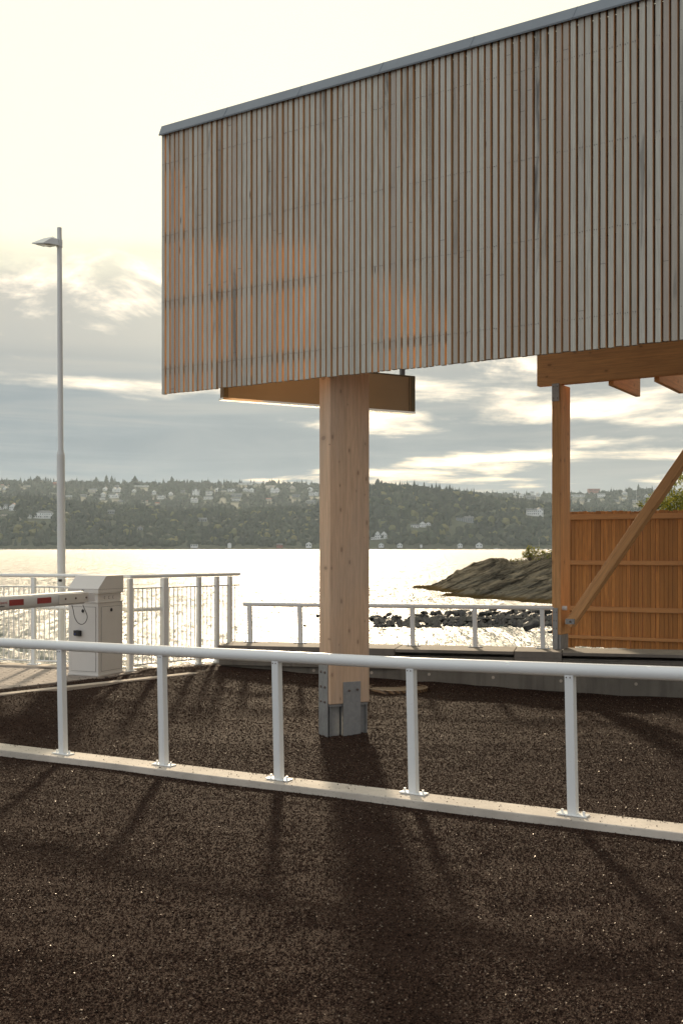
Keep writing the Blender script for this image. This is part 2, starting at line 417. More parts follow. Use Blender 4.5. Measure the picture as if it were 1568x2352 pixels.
M['rgrey'] = simple('grey_roof', (.12, .125, .135), .7, 0, .08, .3)
M['rred'] = simple('red_tile_roof', (.33, .11, .07), .7, 0, .08, .3)
M['glass'] = simple('dark_window', (.03, .04, .05), .15)

def rockmat():
    m, t = mat('shore_gneiss'); p = posv(t)
    rp = t.n('ShaderNodeVectorRotate', {'Vector': p, 'Angle': R(24)}, rotation_type='Y_AXIS').outputs[0]
    n = t.noise(t.scale(rp, (.16, .30, 2.6)), 1.6, 8, .7, dist=.8); n2 = t.noise(p, 2.0, 6, .65)
    c = t.mix(t.ramp(n, .35, .65), c4((.020, .017, .013)), c4((.19, .165, .12)))  # strata bands; sunlit streaks are put into the pale colour too
    c = t.mix(t.ramp(n2, .5, .75, 0, .5), c, c4((.09, .085, .065)))
    z = t.n('ShaderNodeSeparateXYZ', {0: p}).outputs[2]
    weed = t.m('MULTIPLY', t.ramp(t.m('ADD', z, t.m('MULTIPLY', n2, .5)), -1.25, -1.0, 1, 0), .85)
    c = t.mix(weed, c, c4((.075, .048, .014)))
    out(t, pr(t, c, .55, 0, t.m('ADD', n, t.m('MULTIPLY', n2, .5)), .30, **{'Specular IOR Level': .0})); return m
M['rock'] = rockmat()
M['wetstone'] = simple('wet_boulder', (.052, .046, .040), .55, 0, .45, 3.0, .02)
M['moss'] = leafmat('moss_grass', (.07, .085, .012), (.20, .19, .03), .3)

# ------------------------------------------------------------------ ground, kerb, paving
def seg_sd(x, y, A, d):
    """signed distance from the plan line A,d (positive on its right side)"""
    return (x - A[0]) * d[1] - (y - A[1]) * d[0]
KP = [(-2.28, 8.93), (-1.367, 8.40), (-.447, 7.81), (.485, 7.305), (1.414, 6.657)]
KA = Vector((-2.28, 8.93)); KD = (Vector((1.414, 6.657)) - KA).normalized()
KN = Vector((-KD.y, KD.x))                      # points away from the camera
def kz(x): return -.0022 + .0154 * x            # top of the kerb
LA = Vector((-3.39, 10.8)); LD = (Vector((-1.22, 13.17)) - LA).normalized()
DFA = Vector((-1.49, 13.15)); DFD = (Vector((3.757, 11.98)) - DFA).normalized(); DFN = Vector((-DFD.y, DFD.x))
def sm(x, a, b):
    t_ = np.clip((x - a) / (b - a), 0, 1); return t_ * t_ * (3 - 2 * t_)
def gz(x, y):
    x = np.asarray(x, float); y = np.asarray(y, float)
    sk = (x - KA.x) * KN.x + (y - KA.y) * KN.y
    k = kz(np.clip(x, -4, 4))
    front = (k - .052) * 1.0 + 0 * x; front = front * (1 - sm(-sk, .3, 3.0)) + (-.05) * sm(-sk, .3, 3.0)
    rear = (k - .008) * (1 - sm(sk, .2, 1.6))
    z = np.where(sk < 0.0, front, rear)
    a = np.clip(.145 - .05 * x, -.035, .22)
    s_d = (x - DFA.x) * DFN.x + (y - DFA.y) * DFN.y     # negative in front of the deck
    bl_ = sm(sk, .13, .8)
    z = z + a * (1 - sm(-s_d, .15, 2.2)) * bl_
    sL = (x - LA.x) * LD.y - (y - LA.y) * LD.x          # positive on the camera's side
    zl = .172 * (1 - sm(sL, .0, 2.0))
    z = np.where(sk > 0, np.maximum(z, z * (1 - bl_) + zl * bl_), z)
    z = np.where((sL < -.02) & (sk > 0), np.maximum(z, .183), z)
    un = 0
    for k, (lm, th, ph) in enumerate(((.95, 1.4, .3), (.71, 1.9, 1.7), (.55, 1.2, 4.0), (.43, 1.65, 2.2), (.36, 2.1, 5.1), (.31, 1.0, .9), (.62, .4, 3.3), (.40, 2.7, 1.1))):
        kk = 6.283 / lm; un = un + lm * .0065 * np.sin(kk * (x * math.cos(th) + y * math.sin(th)) + ph + 1.3 * np.sin(x * 1.7 + k) + 1.1 * np.sin(y * 1.3 + 2 * k))
    z = z + un * np.where(sk < 0, sm(-sk, .15, .6), bl_)
    z = z + (np.sin(x * 2.3 + y * 1.1) * np.sin(y * 1.9 - x * .7)) * .006 * np.where(sk > 0, bl_, 1)
    return z
def ground_sheet():
    def axis(lo, hi, step, ext): return np.concatenate([np.linspace(-ext, lo, 14)[:-1], np.arange(lo, hi, step), np.linspace(hi, ext, 14)])
    xs = axis(-6, 7, .08, 60); ys = np.concatenate([np.linspace(-40, 2.5, 12)[:-1], np.arange(2.5, 14.6, .08)])
    X, Y = np.meshgrid(xs, ys); Z = gz(X, Y)
    v = np.stack([X, Y, Z], -1).reshape(-1, 3); nx = len(xs)
    fs = []
    for j in range(len(ys) - 1):
        for i in range(nx - 1):
            cx = (xs[i] + xs[i+1]) / 2; cy = (ys[j] + ys[j+1]) / 2
            if (cx - DFA.x) * DFN.x + (cy - DFA.y) * DFN.y > .25 and cx > -1.6: continue
            if cx <= -1.6 and (cx + 2.75) * .265 + (cy - 13.2) > -.1: continue
            if -2.9 < cx <= -1.0 and (cx + 2.48) * (-.73) + (cy - 12.8) * .68 > .12: continue
            fs.append((j*nx+i, j*nx+i+1, (j+1)*nx+i+1, (j+1)*nx+i))
    me = bpy.data.meshes.new('gravel_ground'); me.from_pydata(v.tolist(), [], fs); me.update()
    me.polygons.foreach_set('use_smooth', [True] * len(me.polygons)); me.materials.append(M['gravel'])
    o = bpy.data.objects.new('gravel_ground', me); COL.objects.link(o); tag(o, kind='structure')
ground_sheet()

# kerb under the near railing: ten cast lengths in one strip
mb = MB()
def kp(s_, n_, z_): p = KA + KD * s_ + KN * n_; return (p.x, p.y, z_)
ss = [-7 + i * .9 for i in range(22)]
for i in range(len(ss) - 1):
    s0, s1 = ss[i], ss[i+1]
    def zt(s_): return kz((KA + KD * s_).x)
    wf, wb = -.105, .125
    vs = [kp(s0, wf, zt(s0)-.3), kp(s1, wf, zt(s1)-.3), kp(s1, wb, zt(s1)-.3), kp(s0, wb, zt(s0)-.3),
          kp(s0, wf, zt(s0)), kp(s1, wf, zt(s1)), kp(s1, wb, zt(s1)), kp(s0, wb, zt(s0))]
    fs = [(4,5,6,7), (0,1,5,4), (2,3,7,6)]
    if i == 0: fs.append((3,0,4,7))
    mb.add(vs, fs)
tag(mb.build('kerb', M['kerb'], bevel=.006), kind='structure')

# strip kerb between gravel and paving
mb = MB()
LN = Vector((LD.y, -LD.x))
p0 = LA - LD * 9; p1 = LA + LD * 3.35
vs2 = [p0, p1, p1 - LN * .13, p0 - LN * .13]
mb.prism([tuple(q) for q in vs2], -.2, .196)
tag(mb.build('strip_kerb', M['edge'], bevel=.004), kind='structure')

poly = [(-3.52, 11.23), (-2.62, 12.36), (-2.34, 12.82), (-1.22, 14.02), (-1.36, 14.2), (-2.52, 12.98), (-2.75, 13.2), (-4.2, 13.62), (-30, 20.2), (-30, 3.2), (-10, 3.2)]
mb = MB(); mb.prism(poly, -2.2, .2); tag(mb.build('pavement', M['pave'], bevel=.008), kind='structure')
poly = [(-2.72, 13.17), (-4.2, 13.59), (-30, 20.1), (-30, 19.85), (-4.26, 13.34), (-2.78, 12.93)]
mb = MB(); mb.prism(poly, .15, .222); tag(mb.build('quay_edge_beam', M['edge'], bevel=.008), kind='structure')

# sea: one sheet, real wavelets near the quay
def sea():
    us = np.concatenate([[-2.6, -1.6, -1.0, -.7], np.linspace(-.45, .45, 460), [.7, 1.0, 1.6, 2.6]])
    r = [8.0]
    while r[-1] < 1640: r.append(r[-1] + max(.055, r[-1] * .0058))
    r.append(2600); r = np.array(r)
    U, Y = np.meshgrid(us, r); X = U * Y; Z = np.zeros_like(X)
    g = np.random.default_rng(4); step = np.maximum(Y * .00196, np.maximum(.055, Y * .0058) * .6)
    for k in range(110):
        lam = .25 * (9.0 / .25) ** (k / 109.0); th = g.normal(R(75), R(38)); kk = 2 * math.pi / lam
        a = .0095 * lam * (1 if lam < .6 else (.6 / lam) ** 1.25)
        ph = kk * (X * math.cos(th) + Y * math.sin(th)) + g.uniform(0, 6.28)
        fade = 1 - sm(step / lam, .16, .36)
        Z += fade * a * (np.sin(ph) + .25 * np.sin(2 * ph + 1.0))
    # gusts: patches of rougher and smoother water
    Z *= .75 + .35 * np.sin(X * .11 + np.sin(Y * .05) * 2) * np.sin(Y * .07 + X * .03)
    Z *= np.where(np.abs(U) > .45, 0, 1)
    v = np.stack([X, Y, Z - 1.6], -1).reshape(-1, 3); nx = len(us); ny = len(r)
    i_, j_ = np.meshgrid(np.arange(nx - 1), np.arange(ny - 1)); a = (j_ * nx + i_).ravel()
    mesh_np('sea', v, np.stack([a, a + 1, a + nx + 1, a + nx], -1), M['water'], None, 'structure', True)

# gravel stones
ICO_V = []; ICO_F = []
def stones():
    V0 = np.array([(1,0,0),(-1,0,0),(0,1,0),(0,-1,0),(0,0,1),(0,0,-1)], float)
    F0 = np.array([(0,2,4),(2,1,4),(1,3,4),(3,0,4),(2,0,5),(1,2,5),(3,1,5),(0,3,5)])
    def region(y0, y1, dens):
        n = int(dens * .5 * .70 * (y1 * y1 - y0 * y0) + dens * .5 * (y1 - y0))
        y = np.sqrt(RNG.uniform(y0 * y0, y1 * y1, n)); x = RNG.uniform(-1, 1, n) * (.345 * y + .25); return x, y
    xs, ys, sc = [], [], []
    for y0, y1, d, s0, s1 in ((3.3, 4.6, 15000, .0026, .0072), (4.6, 6.6, 11000, .0026, .0068), (6.6, 9.2, 7500, .003, .0068), (9.2, 13.3, 3600, .0034, .0078)):
        x, y = region(y0, y1, d); xs.append(x); ys.append(y); sc.append(s0 + (s1 - s0) * RNG.random(len(x)) ** 2)
    x = np.concatenate(xs); y = np.concatenate(ys); s_ = np.concatenate(sc)
    sk = (x - KA.x) * KN.x + (y - KA.y) * KN.y
    on_k = (sk > -.112) & (sk < .130)
    keep = ~on_k | (RNG.random(len(x)) < np.where(sk > .08, .10, .02))
    sd_ = (x - DFA.x) * DFN.x + (y - DFA.y) * DFN.y
    keep &= ~((sd_ > -.01) & (x > -1.7))
    sL = (x - LA.x) * LD.y - (y - LA.y) * LD.x
    strip = (sL < .01) & (sL > -.14)
    keep &= ~strip | (RNG.random(len(x)) < .05)
    pav = (x < -2.34) & ((x + 3.52) * .777 - (y - 11.23) * .629 < .03) | (((x + 2.42) * .73 - (y - 12.72) * .68 < 0) & (x >= -2.34) & (x < -1.2))
    keep &= ~pav | (RNG.random(len(x)) < .015)
    x, y, s_, sk = x[keep], y[keep], s_[keep], sk[keep]
    onk = (sk > -.112) & (sk < .130)
    z = gz(x, y); z = np.where(onk, kz(x), z); pv_ = pav[keep]; z = np.where(pv_, .2, z)
    n = len(x)
    jit = 1 + RNG.uniform(-.38, .38, (n, 6, 3)); v = V0[None] * jit + RNG.uniform(-.18, .18, (n, 6, 3))
    v *= np.stack([np.ones(n), RNG.uniform(.6, 1, n), RNG.uniform(.45, .8, n)], -1)[:, None, :]
    a = RNG.uniform(0, 6.283, n); b = RNG.normal(0, .45, n)
    ca, sa, cb, sb = np.cos(a)[:, None], np.sin(a)[:, None], np.cos(b)[:, None], np.sin(b)[:, None]
    X = v[..., 0] * cb - v[..., 2] * sb; Z = v[..., 0] * sb + v[..., 2] * cb; Yv = v[..., 1]
    v = np.stack([X * ca - Yv * sa, X * sa + Yv * ca, Z], -1) * s_[:, None, None] 
    v += np.stack([x, y, z + s_ * RNG.uniform(.05, .75, n)], -1)[:, None, :]
    f = (F0[None] + (np.arange(n) * 6)[:, None, None]).reshape(-1, 3)
    mesh_np('gravel_stones', v.reshape(-1, 3), f, M['stone'], np.repeat(RNG.random(n), 6), 'stuff')
def mesh_np(name, v, f, m_, rnd=None, kind=None, smooth=False):
    me = bpy.data.meshes.new(name); k = f.shape[1]
    me.vertices.add(len(v)); me.vertices.foreach_set('co', v.astype(np.float32).ravel())
    me.loops.add(f.size); me.loops.foreach_set('vertex_index', f.astype(np.int32).ravel())
    me.polygons.add(len(f)); me.polygons.foreach_set('loop_start', np.arange(0, f.size, k, dtype=np.int32))
    me.polygons.foreach_set('use_smooth', np.full(len(f), smooth)); me.update(calc_edges=True)
    me.materials.append(m_)
    if rnd is not None:
        at = me.attributes.new('rnd', 'FLOAT', 'POINT'); at.data.foreach_set('value', rnd.astype(np.float32))
    o = bpy.data.objects.new(name, me); COL.objects.link(o)
    if kind: o['kind'] = kind
    return o
stones()
sea()

# ------------------------------------------------------------------ slatted building on its pillar
D = Vector((-.833, .553, 0)); E = -D; Rr = Vector((.553, .833, 0))   # along the wall to the left, to the right, away from the camera
WA = Vector((0, 9.2, 0))
ZB, ZT = 3.115, 5.575
bld = thing('timber_building', (-1.7, 10.33, 0), 'raised building clad in grey weathered vertical wooden slats with a metal roof edge', 'building')
mb = MB()
T0, T1 = 2.045, -4.6
nsl = int((T0 - T1) / .0575)
rows = [5.288, 4.608, 3.986, 3.350]
per = .0575
for i in range(nsl + 1):
    t_ = T0 - i * per; rnd_ = random.random() * .98 + .01
    wd = .0395 + random.uniform(-.0028, .0028); dep = .038
    lean = random.uniform(-.0035, .0035); zb = ZB + random.uniform(-.004, .004)
    o_ = WA + D * t_ + Vector((0, 0, zb)) + Rr * random.uniform(-.004, .003)
    mb.box(o_, E * wd, Rr * dep, Vector((E.x * lean, E.y * lean, ZT - zb)), a=rnd_, mis=[0, 0, 0, 1, 1, 1])
    for r_ in rows:
        for q in (.26, .74):
            c_ = WA + D * t_ + E * (wd * q) + Vector((0, 0, r_ + random.uniform(-.004, .004)))
            mb.box(c_ - Rr * .0025 - E * .0022 - Vector((0, 0, .0022)), E * .0044, Rr * .006, Vector((0, 0, .0044)), mi=2, a=.5)
slats = mb.build('slat_cladding', [M['slat'], M['slat_side'], M['nail']], bld)
for r_ in rows:
    mb = MB(); mb.box(WA + D * (T0 - .004) + Rr * .0445 + Vector((0, 0, r_ - .036)), E * (T0 - T1), Rr * .045, Vector((0, 0, .072)), a=.4)
    mb.build('batten', M['batten'], bld)
_, sb = on_line(1010, WA, D)
mb = MB(); mb.box(WA + D * sb + Rr * .16 + Vector((0, 0, ZB + .031)), E * (sb - T1), Rr * .03, Vector((0, 0, 2.3)), a=.3); mb.build('backing_board', M['batten'], bld)
# metal fascia with leaning seams
mb = MB(); fz0, fz1 = 5.570, 5.662
a_ = WA + D * (T0 + .012); b_ = WA + E * (-T1)
def fas(t_, n_, z_): p = WA + D * t_ + Rr * n_; return (p.x, p.y, z_)
tl = T0 + .012
mb.add([fas(tl, -.030, fz0), fas(T1, -.030, fz0), fas(T1, .010, fz1), fas(tl, .010, fz1), fas(tl, .14, fz1 + .004), fas(T1, .14, fz1 + .004),
        fas(tl, -.026, fz0 - .012), fas(T1, -.026, fz0 - .012), fas(tl, .10, fz0), fas(T1, .10, fz0)],
       [(0,1,2,3), (3,2,5,4), (6,7,1,0), (8,4,5,9), (0,3,4,8)])
fa = mb.build('fascia', M['zinc'], bld)
for px in (517, 686, 873, 1081, 1316, 1560):
    _, s_ = on_line(px, WA, D)
    mb = MB(); x0 = fas(s_, -.0325, fz0); x1 = fas(s_, .0075, fz1)
    mb.box(x0, E * .005, Vector(fas(s_ - .022, .0075, fz1)) - Vector(x0), Rr * .004)
    sub(mb, 'fascia_seam', M['zinc'], fa, bld)
mb = MB()
rp = [fas(T0 - .02, .10, 0)[:2], (-1.50, 10.85), (-1.45, 12.70), (-.30, 12.62), (.24, 13.42), (1.22, 14.7), (3.6, 17.2), (6.5, 15.5), fas(T1, .10, 0)[:2]]
mb.prism(rp, 5.45, 5.568); mb.build('roof', M['roofing'], bld)
# pillar
pc = Vector((-.101, 9.5, 0)); pe = Vector((.887, .462, 0)); pd = Vector((-.462, .887, 0))
mb = MB(); mb.box(pc + Vector((0, 0, .285)), pe * .393, pd * .209, Vector((0, 0, 5.45 - .285)))
pil = mb.build('pillar', M['pillar'], bld, bevel=.006)
pil['label'] = 'pale glulam timber pillar with knots, standing on galvanised steel plates in the gravel'
gb = -.06
def bolts(face_o, u, n_, pts, r_=.011, dep=.012):
    o_ = []
    for (a, z) in pts:
        m_ = MB(); c_ = face_o + u * a + Vector((0, 0, z)); m_.tube([c_, c_ + n_ * dep], [r_, r_ * .7], 8); o_.append(m_)
    return o_
def subs(mbs, name, mats, part, root, **kw):
    for m_ in mbs: sub(m_, name, mats, part, root, **kw)
mb = MB()
mb.box(pc + pd * .030 - pe * .010 + Vector((0, 0, gb)), pd * .170, pe * .008, Vector((0, 0, .70 - gb)))
pl = sub(mb, 'base_plate', M['galv'], pil, bld, bevel=.001)
b_ = bolts(pc - pe * .010, pd, -pe, [(a, z) for z in (.30, .43, .56, .685 - .012) for a in (.075, .15)], .0125, .010)
subs(b_, 'bolt', M['bolt'], pil, bld, smooth=True)
mb = MB()
mb.box(pc + pe * .128 - pd * .010 + Vector((0, 0, gb)), pe * .172, pd * .009, Vector((0, 0, .475 - gb)))
sub(mb, 'base_plate', M['galv'], pil, bld, bevel=.001)
b_ = bolts(pc + pe * .128 - pd * .010, pe, -pd, [(.055, .40), (.135, .405)], .011, .022)
subs(b_, 'bolt', M['bolt'], pil, bld, smooth=True)
mb = MB()
mb.box(pc + pe * .005 + pd * .015 + Vector((0, 0, .262)), pe * .38, pd * .18, Vector((0, 0, .022)))
mb.box(pc + pe * .015 + pd * .03 + Vector((0, 0, gb)), pe * .012, pd * .15, Vector((0, 0, .262 - gb)))
mb.box(pc + pe * .040 + pd * .05 + Vector((0, 0, gb)), pe * .078, pd * .11, Vector((0, 0, .262 - gb)))
mb.box(pc + pe * .132 + pd * .03 + Vector((0, 0, gb)), pe * .010, pd * .15, Vector((0, 0, .262 - gb)))
mb.box(pc + pe * .250 + pd * .05 + Vector((0, 0, gb)), pe * .132, pd * .012, Vector((0, 0, .262 - gb)))
mb.box(pc + pe * .372 + pd * .02 + Vector((0, 0, gb)), pe * .010, pd * .15, Vector((0, 0, .262 - gb)))
sub(mb, 'steel_shoe', M['galv'], pil, bld)

# hanging panel box
he = Vector((.865, .503, 0)).normalized(); hd = Vector((-.503, .865, 0)).normalized()
hA = Vector((xy(733, 10.8), 10.8, 0)); h0, _ = on_line(513, hA, he); h1, _ = on_line(952, hA, he); hl = (h1 - h0).length
box = thing('hanging_panel', (h0.x, h0.y, 3.06), 'long beige panel box with a bright lower edge, hung under the slatted building', 'sign box')
mb = MB(); mb.box(h0 + Vector((0, 0, 3.075)), he * hl, hd * .066, Vector((0, 0, .36))); mb.build('panel', M['panel'], box, bevel=.002)
mb = MB()
for s_, wd in ((0, .05), (hl - .045, .047), (hl - .075, .008)):
    mb.box(h0 + he * s_ - hd * .006 + Vector((0, 0, 3.078)), he * wd, hd * (.005 if wd < .01 else .078), Vector((0, 0, .362)))
mb.box(h0 - hd * .006 + Vector((0, 0, 3.436)), he * hl, hd * .078, Vector((0, 0, .012)))
mb.build('frame', M['olive'], box)
mb = MB(); mb.box(h0 - hd * .012 - he * .008 + Vector((0, 0, 3.054)), he * (hl + .01), hd * .10, Vector((0, 0, .020))); mb.build('lower_edge', M['panel_bottom'], box)
hg, _ = on_line(923, hA, he)
mb = MB(); mb.box(hg + hd * .02 + Vector((0, 0, 3.448)), he * .05, hd * .03, Vector((0, 0, 2.0))); mb.build('hanger', M['zinc'], box)
hg2, _ = on_line(600, hA, he)
mb = MB(); mb.box(hg2 + hd * .02 + Vector((0, 0, 3.448)), he * .05, hd * .03, Vector((0, 0, 2.0))); mb.build('hanger', M['zinc'], box)
hp = P(948, 900, 11.35)

# ------------------------------------------------------------------ orange timber frame on the seawall
PB = Vector((2.535, 12.6, 0)); JR = Vector((.514, .857, 0))
ZS = .476
frm = thing('timber_portal', (2.535, 12.6, ZS), 'orange glulam post and beam with a diagonal brace, standing on the concrete sea wall', 'timber portal')
def local_member(name, mats, length, w_, h_, origin, direction, up, parent, label=None, bevel=.005, cut=None):
    """a straight member: own object axes so that grain follows its length (x)"""
    mb_ = MB(); mb_.box((0, 0, 0), (length, 0, 0), (0, w_, 0), (0, 0, h_))
    o_ = mb_.build(name, mats, bevel=bevel)
    x = Vector(direction).normalized(); z = Vector(up).normalized(); y = z.cross(x).normalized(); z = x.cross(y).normalized()
    mt = Matrix((x, y, z)).transposed().to_4x4(); mt.translation = Vector(origin) - Vector(parent['_o'])
    o_.parent = parent; o_.matrix_basis = mt
    return o_
# post: front face along D (lighter), side face along JR
local_member('post', M['frame_x'], 3.548 - ZS - .17, .29, .11, PB + Vector((0, 0, ZS + .17)), (0, 0, 1), D, frm)
mb = MB(); mb.box(PB + D * .104 + JR * .01 + Vector((0, 0, ZS)), E * .098, JR * .26, Vector((0, 0, .168))); mb.build('post_foot', M['galv'], frm)
mb = MB(); mb.box(PB + D * .098 - JR * .009 + Vector((0, 0, ZS)), E * .062, JR * .008, Vector((0, 0, .48)))
fp = mb.build('foot_plate', M['galv'], frm, bevel=.001)
b_ = bolts(PB + D * .098 - JR * .009, E, -JR, [(a, z) for z in (ZS + .24, ZS + .33, ZS + .43) for a in (.015, .047)], .007, .006); subs(b_, 'bolt', M['bolt'], fp, frm)
# beam
bl, _ = on_line(1232, PB, E)
local_member('beam', M['frame_x'], 6.5, .10, .372, bl + Vector((0, 0, 3.548)), E, (0, 0, 1), frm)
tp, _ = on_line(1267, PB, E)
mb = MB(); mb.box(tp - JR * .009 + Vector((0, 0, 3.365 - .01)), E * .088, JR * .008, Vector((0, 0, .205)))
tpp = mb.build('top_plate', M['galv'], frm, bevel=.001)
b_ = bolts(tp - JR * .009, E, -JR, [(a, z) for z in (3.39, 3.525) for a in (.02, .068)], .007, .006); subs(b_, 'bolt', M['bolt'], tpp, frm)
# joists under the beam, far ends cut plumb
for pxn, ln in ((1393, 1.10), (1499, 1.10), (1620, 1.1)):
    q, _ = on_line(pxn + 8, PB, E)
    local_member('joist', M['frame_x'], ln, .058, .36, q + JR * .105 + Vector((0, 0, 3.50)), JR, (0, 0, 1), frm)
# brace in the frame's plane
q0, s0 = on_line(1297, PB, E); q1, s1 = on_line(1568, PB, E)
u0 = q0 + Vector((0, 0, CH - (1424 - HY) / F * q0.y)); u1 = q1 + Vector((0, 0, CH - (1029 - HY) / F * q1.y))
bd_ = (u1 - u0).normalized(); upb = Vector((0, 0, 1)); nrm = JR
perp = bd_.cross(E.cross(Vector((0,0,1)))).normalized()
if perp.z < 0: perp = -perp
st = u0 - perp * .105 + JR * .012 - bd_ * .03
local_member('brace', M['frame_x'], 3.6, .14, .105, st, bd_, perp, frm)
mb = MB()
bc = P(1300, 1427, 12.45)
mb.box(bc - Vector((.02, .03, .03)), E * .105, JR * .03, Vector((0, 0, .06)))
br_ = mb.build('brace_bracket', M['galv'], frm, bevel=.002)
b_ = bolts(bc - Vector((.02, .03, 0)), E, -JR, [(.06, 0)], .013, .02); subs(b_, 'bolt', M['bolt'], br_, frm)

# ------------------------------------------------------------------ board fence
fe = Vector((.889, -.458, 0)); fn = Vector((.458, .889, 0)); fA = Vector((3.215, 15.4, 0))
f0, _ = on_line(1291, fA, fe)
fen = thing('board_fence', (f0.x, f0.y, .26), 'tall orange fence of narrow upright boards on four rails, behind the diagonal brace', 'fence')
mb = MB(); L = 5.2; x_ = 0; k = 0
while x_ < L:
    wd = random.choice((.046, .050, .054, .058)); gap_ = random.choice((.002, .003, .003, .004, .006, .009))
    o_ = f0 + fe * x_ + fn * (.0 + random.uniform(0, .004)) + Vector((0, 0, .262 + random.uniform(-.006, .006)))
    mb.box(o_, fe * wd, fn * .045, Vector((0, 0, 1.90 + random.uniform(-.006, .006))), a=random.random())
    x_ += wd + gap_
mb.build('boards', M['fence'], fen)
for zc, hh in ((2.085, .075), (1.445, .062), (.80, .066), (.40, .045)):
    local_member('rail', M['rail_wood'], L, .045, hh, f0 - fn * .046 + Vector((0, 0, zc - hh / 2)), fe, (0, 0, 1), fen, bevel=.003)
for s_ in (.05, 2.9, 5.0):
    mb = MB(); mb.box(f0 + fe * s_ + fn * .06 + Vector((0, 0, -1.7)), fe * .09, fn * .09, Vector((0, 0, 3.6))); mb.build('fence_post', M['frame_v'], fen)

# ------------------------------------------------------------------ concrete sea wall
wl = thing('sea_wall', (-1.49, 13.15, 0), 'low grey concrete sea wall with coping slabs, running behind the gravel to the right', 'wall')
def dpt(px, off=0.0, z=0.0):
    q, _ = on_line(px, DFA, DFD); return Vector((q.x, q.y, 0)) + Vector((DFN.x, DFN.y, 0)) * off + Vector((0, 0, z))
DF3 = Vector((DFD.x, DFD.y, 0)); DN3 = Vector((DFN.x, DFN.y, 0)); d0 = dpt(500)
def dseg(m_, a, b, n0, n1, z0, z1):
    p_ = dpt(a); q_ = dpt(b) if b is not None else d0 + DF3 * 11
    m_.box(p_ + DN3 * n0 + Vector((0, 0, z0)), (q_ - p_), DN3 * (n1 - n0), Vector((0, 0, z1 - z0)))
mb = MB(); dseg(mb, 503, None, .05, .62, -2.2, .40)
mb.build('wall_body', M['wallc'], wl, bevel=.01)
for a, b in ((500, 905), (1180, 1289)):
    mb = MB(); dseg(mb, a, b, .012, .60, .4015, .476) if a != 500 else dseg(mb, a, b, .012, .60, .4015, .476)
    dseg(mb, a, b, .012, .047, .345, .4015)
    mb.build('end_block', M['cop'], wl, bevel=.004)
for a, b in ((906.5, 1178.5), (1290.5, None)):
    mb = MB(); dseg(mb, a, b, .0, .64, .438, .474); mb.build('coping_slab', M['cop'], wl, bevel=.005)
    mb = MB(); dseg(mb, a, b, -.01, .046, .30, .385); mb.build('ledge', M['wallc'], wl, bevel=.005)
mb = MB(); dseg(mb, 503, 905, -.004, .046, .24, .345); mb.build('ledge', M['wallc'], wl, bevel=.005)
for px, py in ((718, 1540), (851, 1545), (983.5, 1548.6), (1131, 1556), (1287, 1564), (1460, 1571)):
    q = dpt(px, .05); z = CH - (py - HY) / F * q.y; mb = MB(); q.z = z
    mb.tube([q - DN3 * .004, q + DN3 * .01], .018, 12); mb.build('tie_hole_plug', M['edge'], wl)

# ------------------------------------------------------------------ railings
def make_post(mb_root, base, top_z, w_=.056, lean=Vector((0,0,0)), plate=True, ax=None, root=None, mats=None, plate_l=.19, plate_w=.075):
    ax = ax or Vector((1, 0, 0)); ay = Vector((-ax.y, ax.x, 0)); b = Vector(base)
    m_ = MB(); up = Vector((lean.x, lean.y, top_z - b.z))
    m_.box(b - ax * w_ / 2 - ay * w_ / 2 + Vector((0, 0, .008)), ax * w_, ay * w_, up - Vector((0, 0, .008)))
    po = m_.build('post', mats, root, bevel=.004)
    if plate:
        m_ = MB(); m_.box(b - ax * plate_l / 2 - ay * plate_w / 2 + Vector((0, 0, .0015)), ax * plate_l, ay * plate_w, Vector((0, 0, .009)))
        sub(m_, 'base_plate', mats, po, root, bevel=.002)
        for s_ in (-1, 1):
            m_ = MB(); c_ = b + ax * (plate_l * .36 * s_) + Vector((0, 0, .0105)); m_.tube([c_, c_ + Vector((0, 0, .022))], .009, 6)
            sub(m_, 'bolt', mats, po, root)
    return po
near = thing('handrail', (-.447, 7.81, 0), 'white painted metal handrail on five square posts along the concrete kerb in the foreground', 'railing')
kx = Vector((KD.x, KD.y, 0))
tops = []
for (x, y), (bx, by), ty in zip(KP, ((146, 1732), (377, 1760), (641, 1793), (950, 1829), (1315, 1873)), (1483, 1495, 1508, 1524, 1538)):
    X = xy(bx, y); b = Vector((X, y, kz(X) + .001)); tz = CH - (ty - HY) / F * y
    tops.append(Vector((X - .018, y, tz)))
    make_post(None, b, tz - .004, .056, Vector((-.018, 0, 0)), True, kx, near, M['white'])
dl = (tops[0] - tops[1]); dr = (tops[4] - tops[3])
pts = [tops[0] + dl * 3, tops[0] + dl] + tops + [tops[4] + dr, tops[4] + dr * 2.2]
mb = MB(); mb.tube(pts, .0415, 24); tr = mb.build('top_rail', M['white'], near, smooth=True)
for ex in (tops[0] + dl, tops[4] + dr):
    b = Vector((ex.x + .018, ex.y, kz(ex.x + .018) + .001)); make_post(None, b, ex.z - .004, .056, Vector((-.018, 0, 0)), True, kx, near, M['white'])
for tpt in tops:
    for s_ in (-.014, .010): mb = MB(); c_ = tpt + kx * s_ + Vector((0, 0, -.046)) - Vector((KN.x, KN.y, 0)) * .0275; mb.tube([c_, c_ - Vector((KN.x, KN.y, 0)) * .004], .0042, 8); sub(mb, 'rivet', M['bolt'], tr, near)

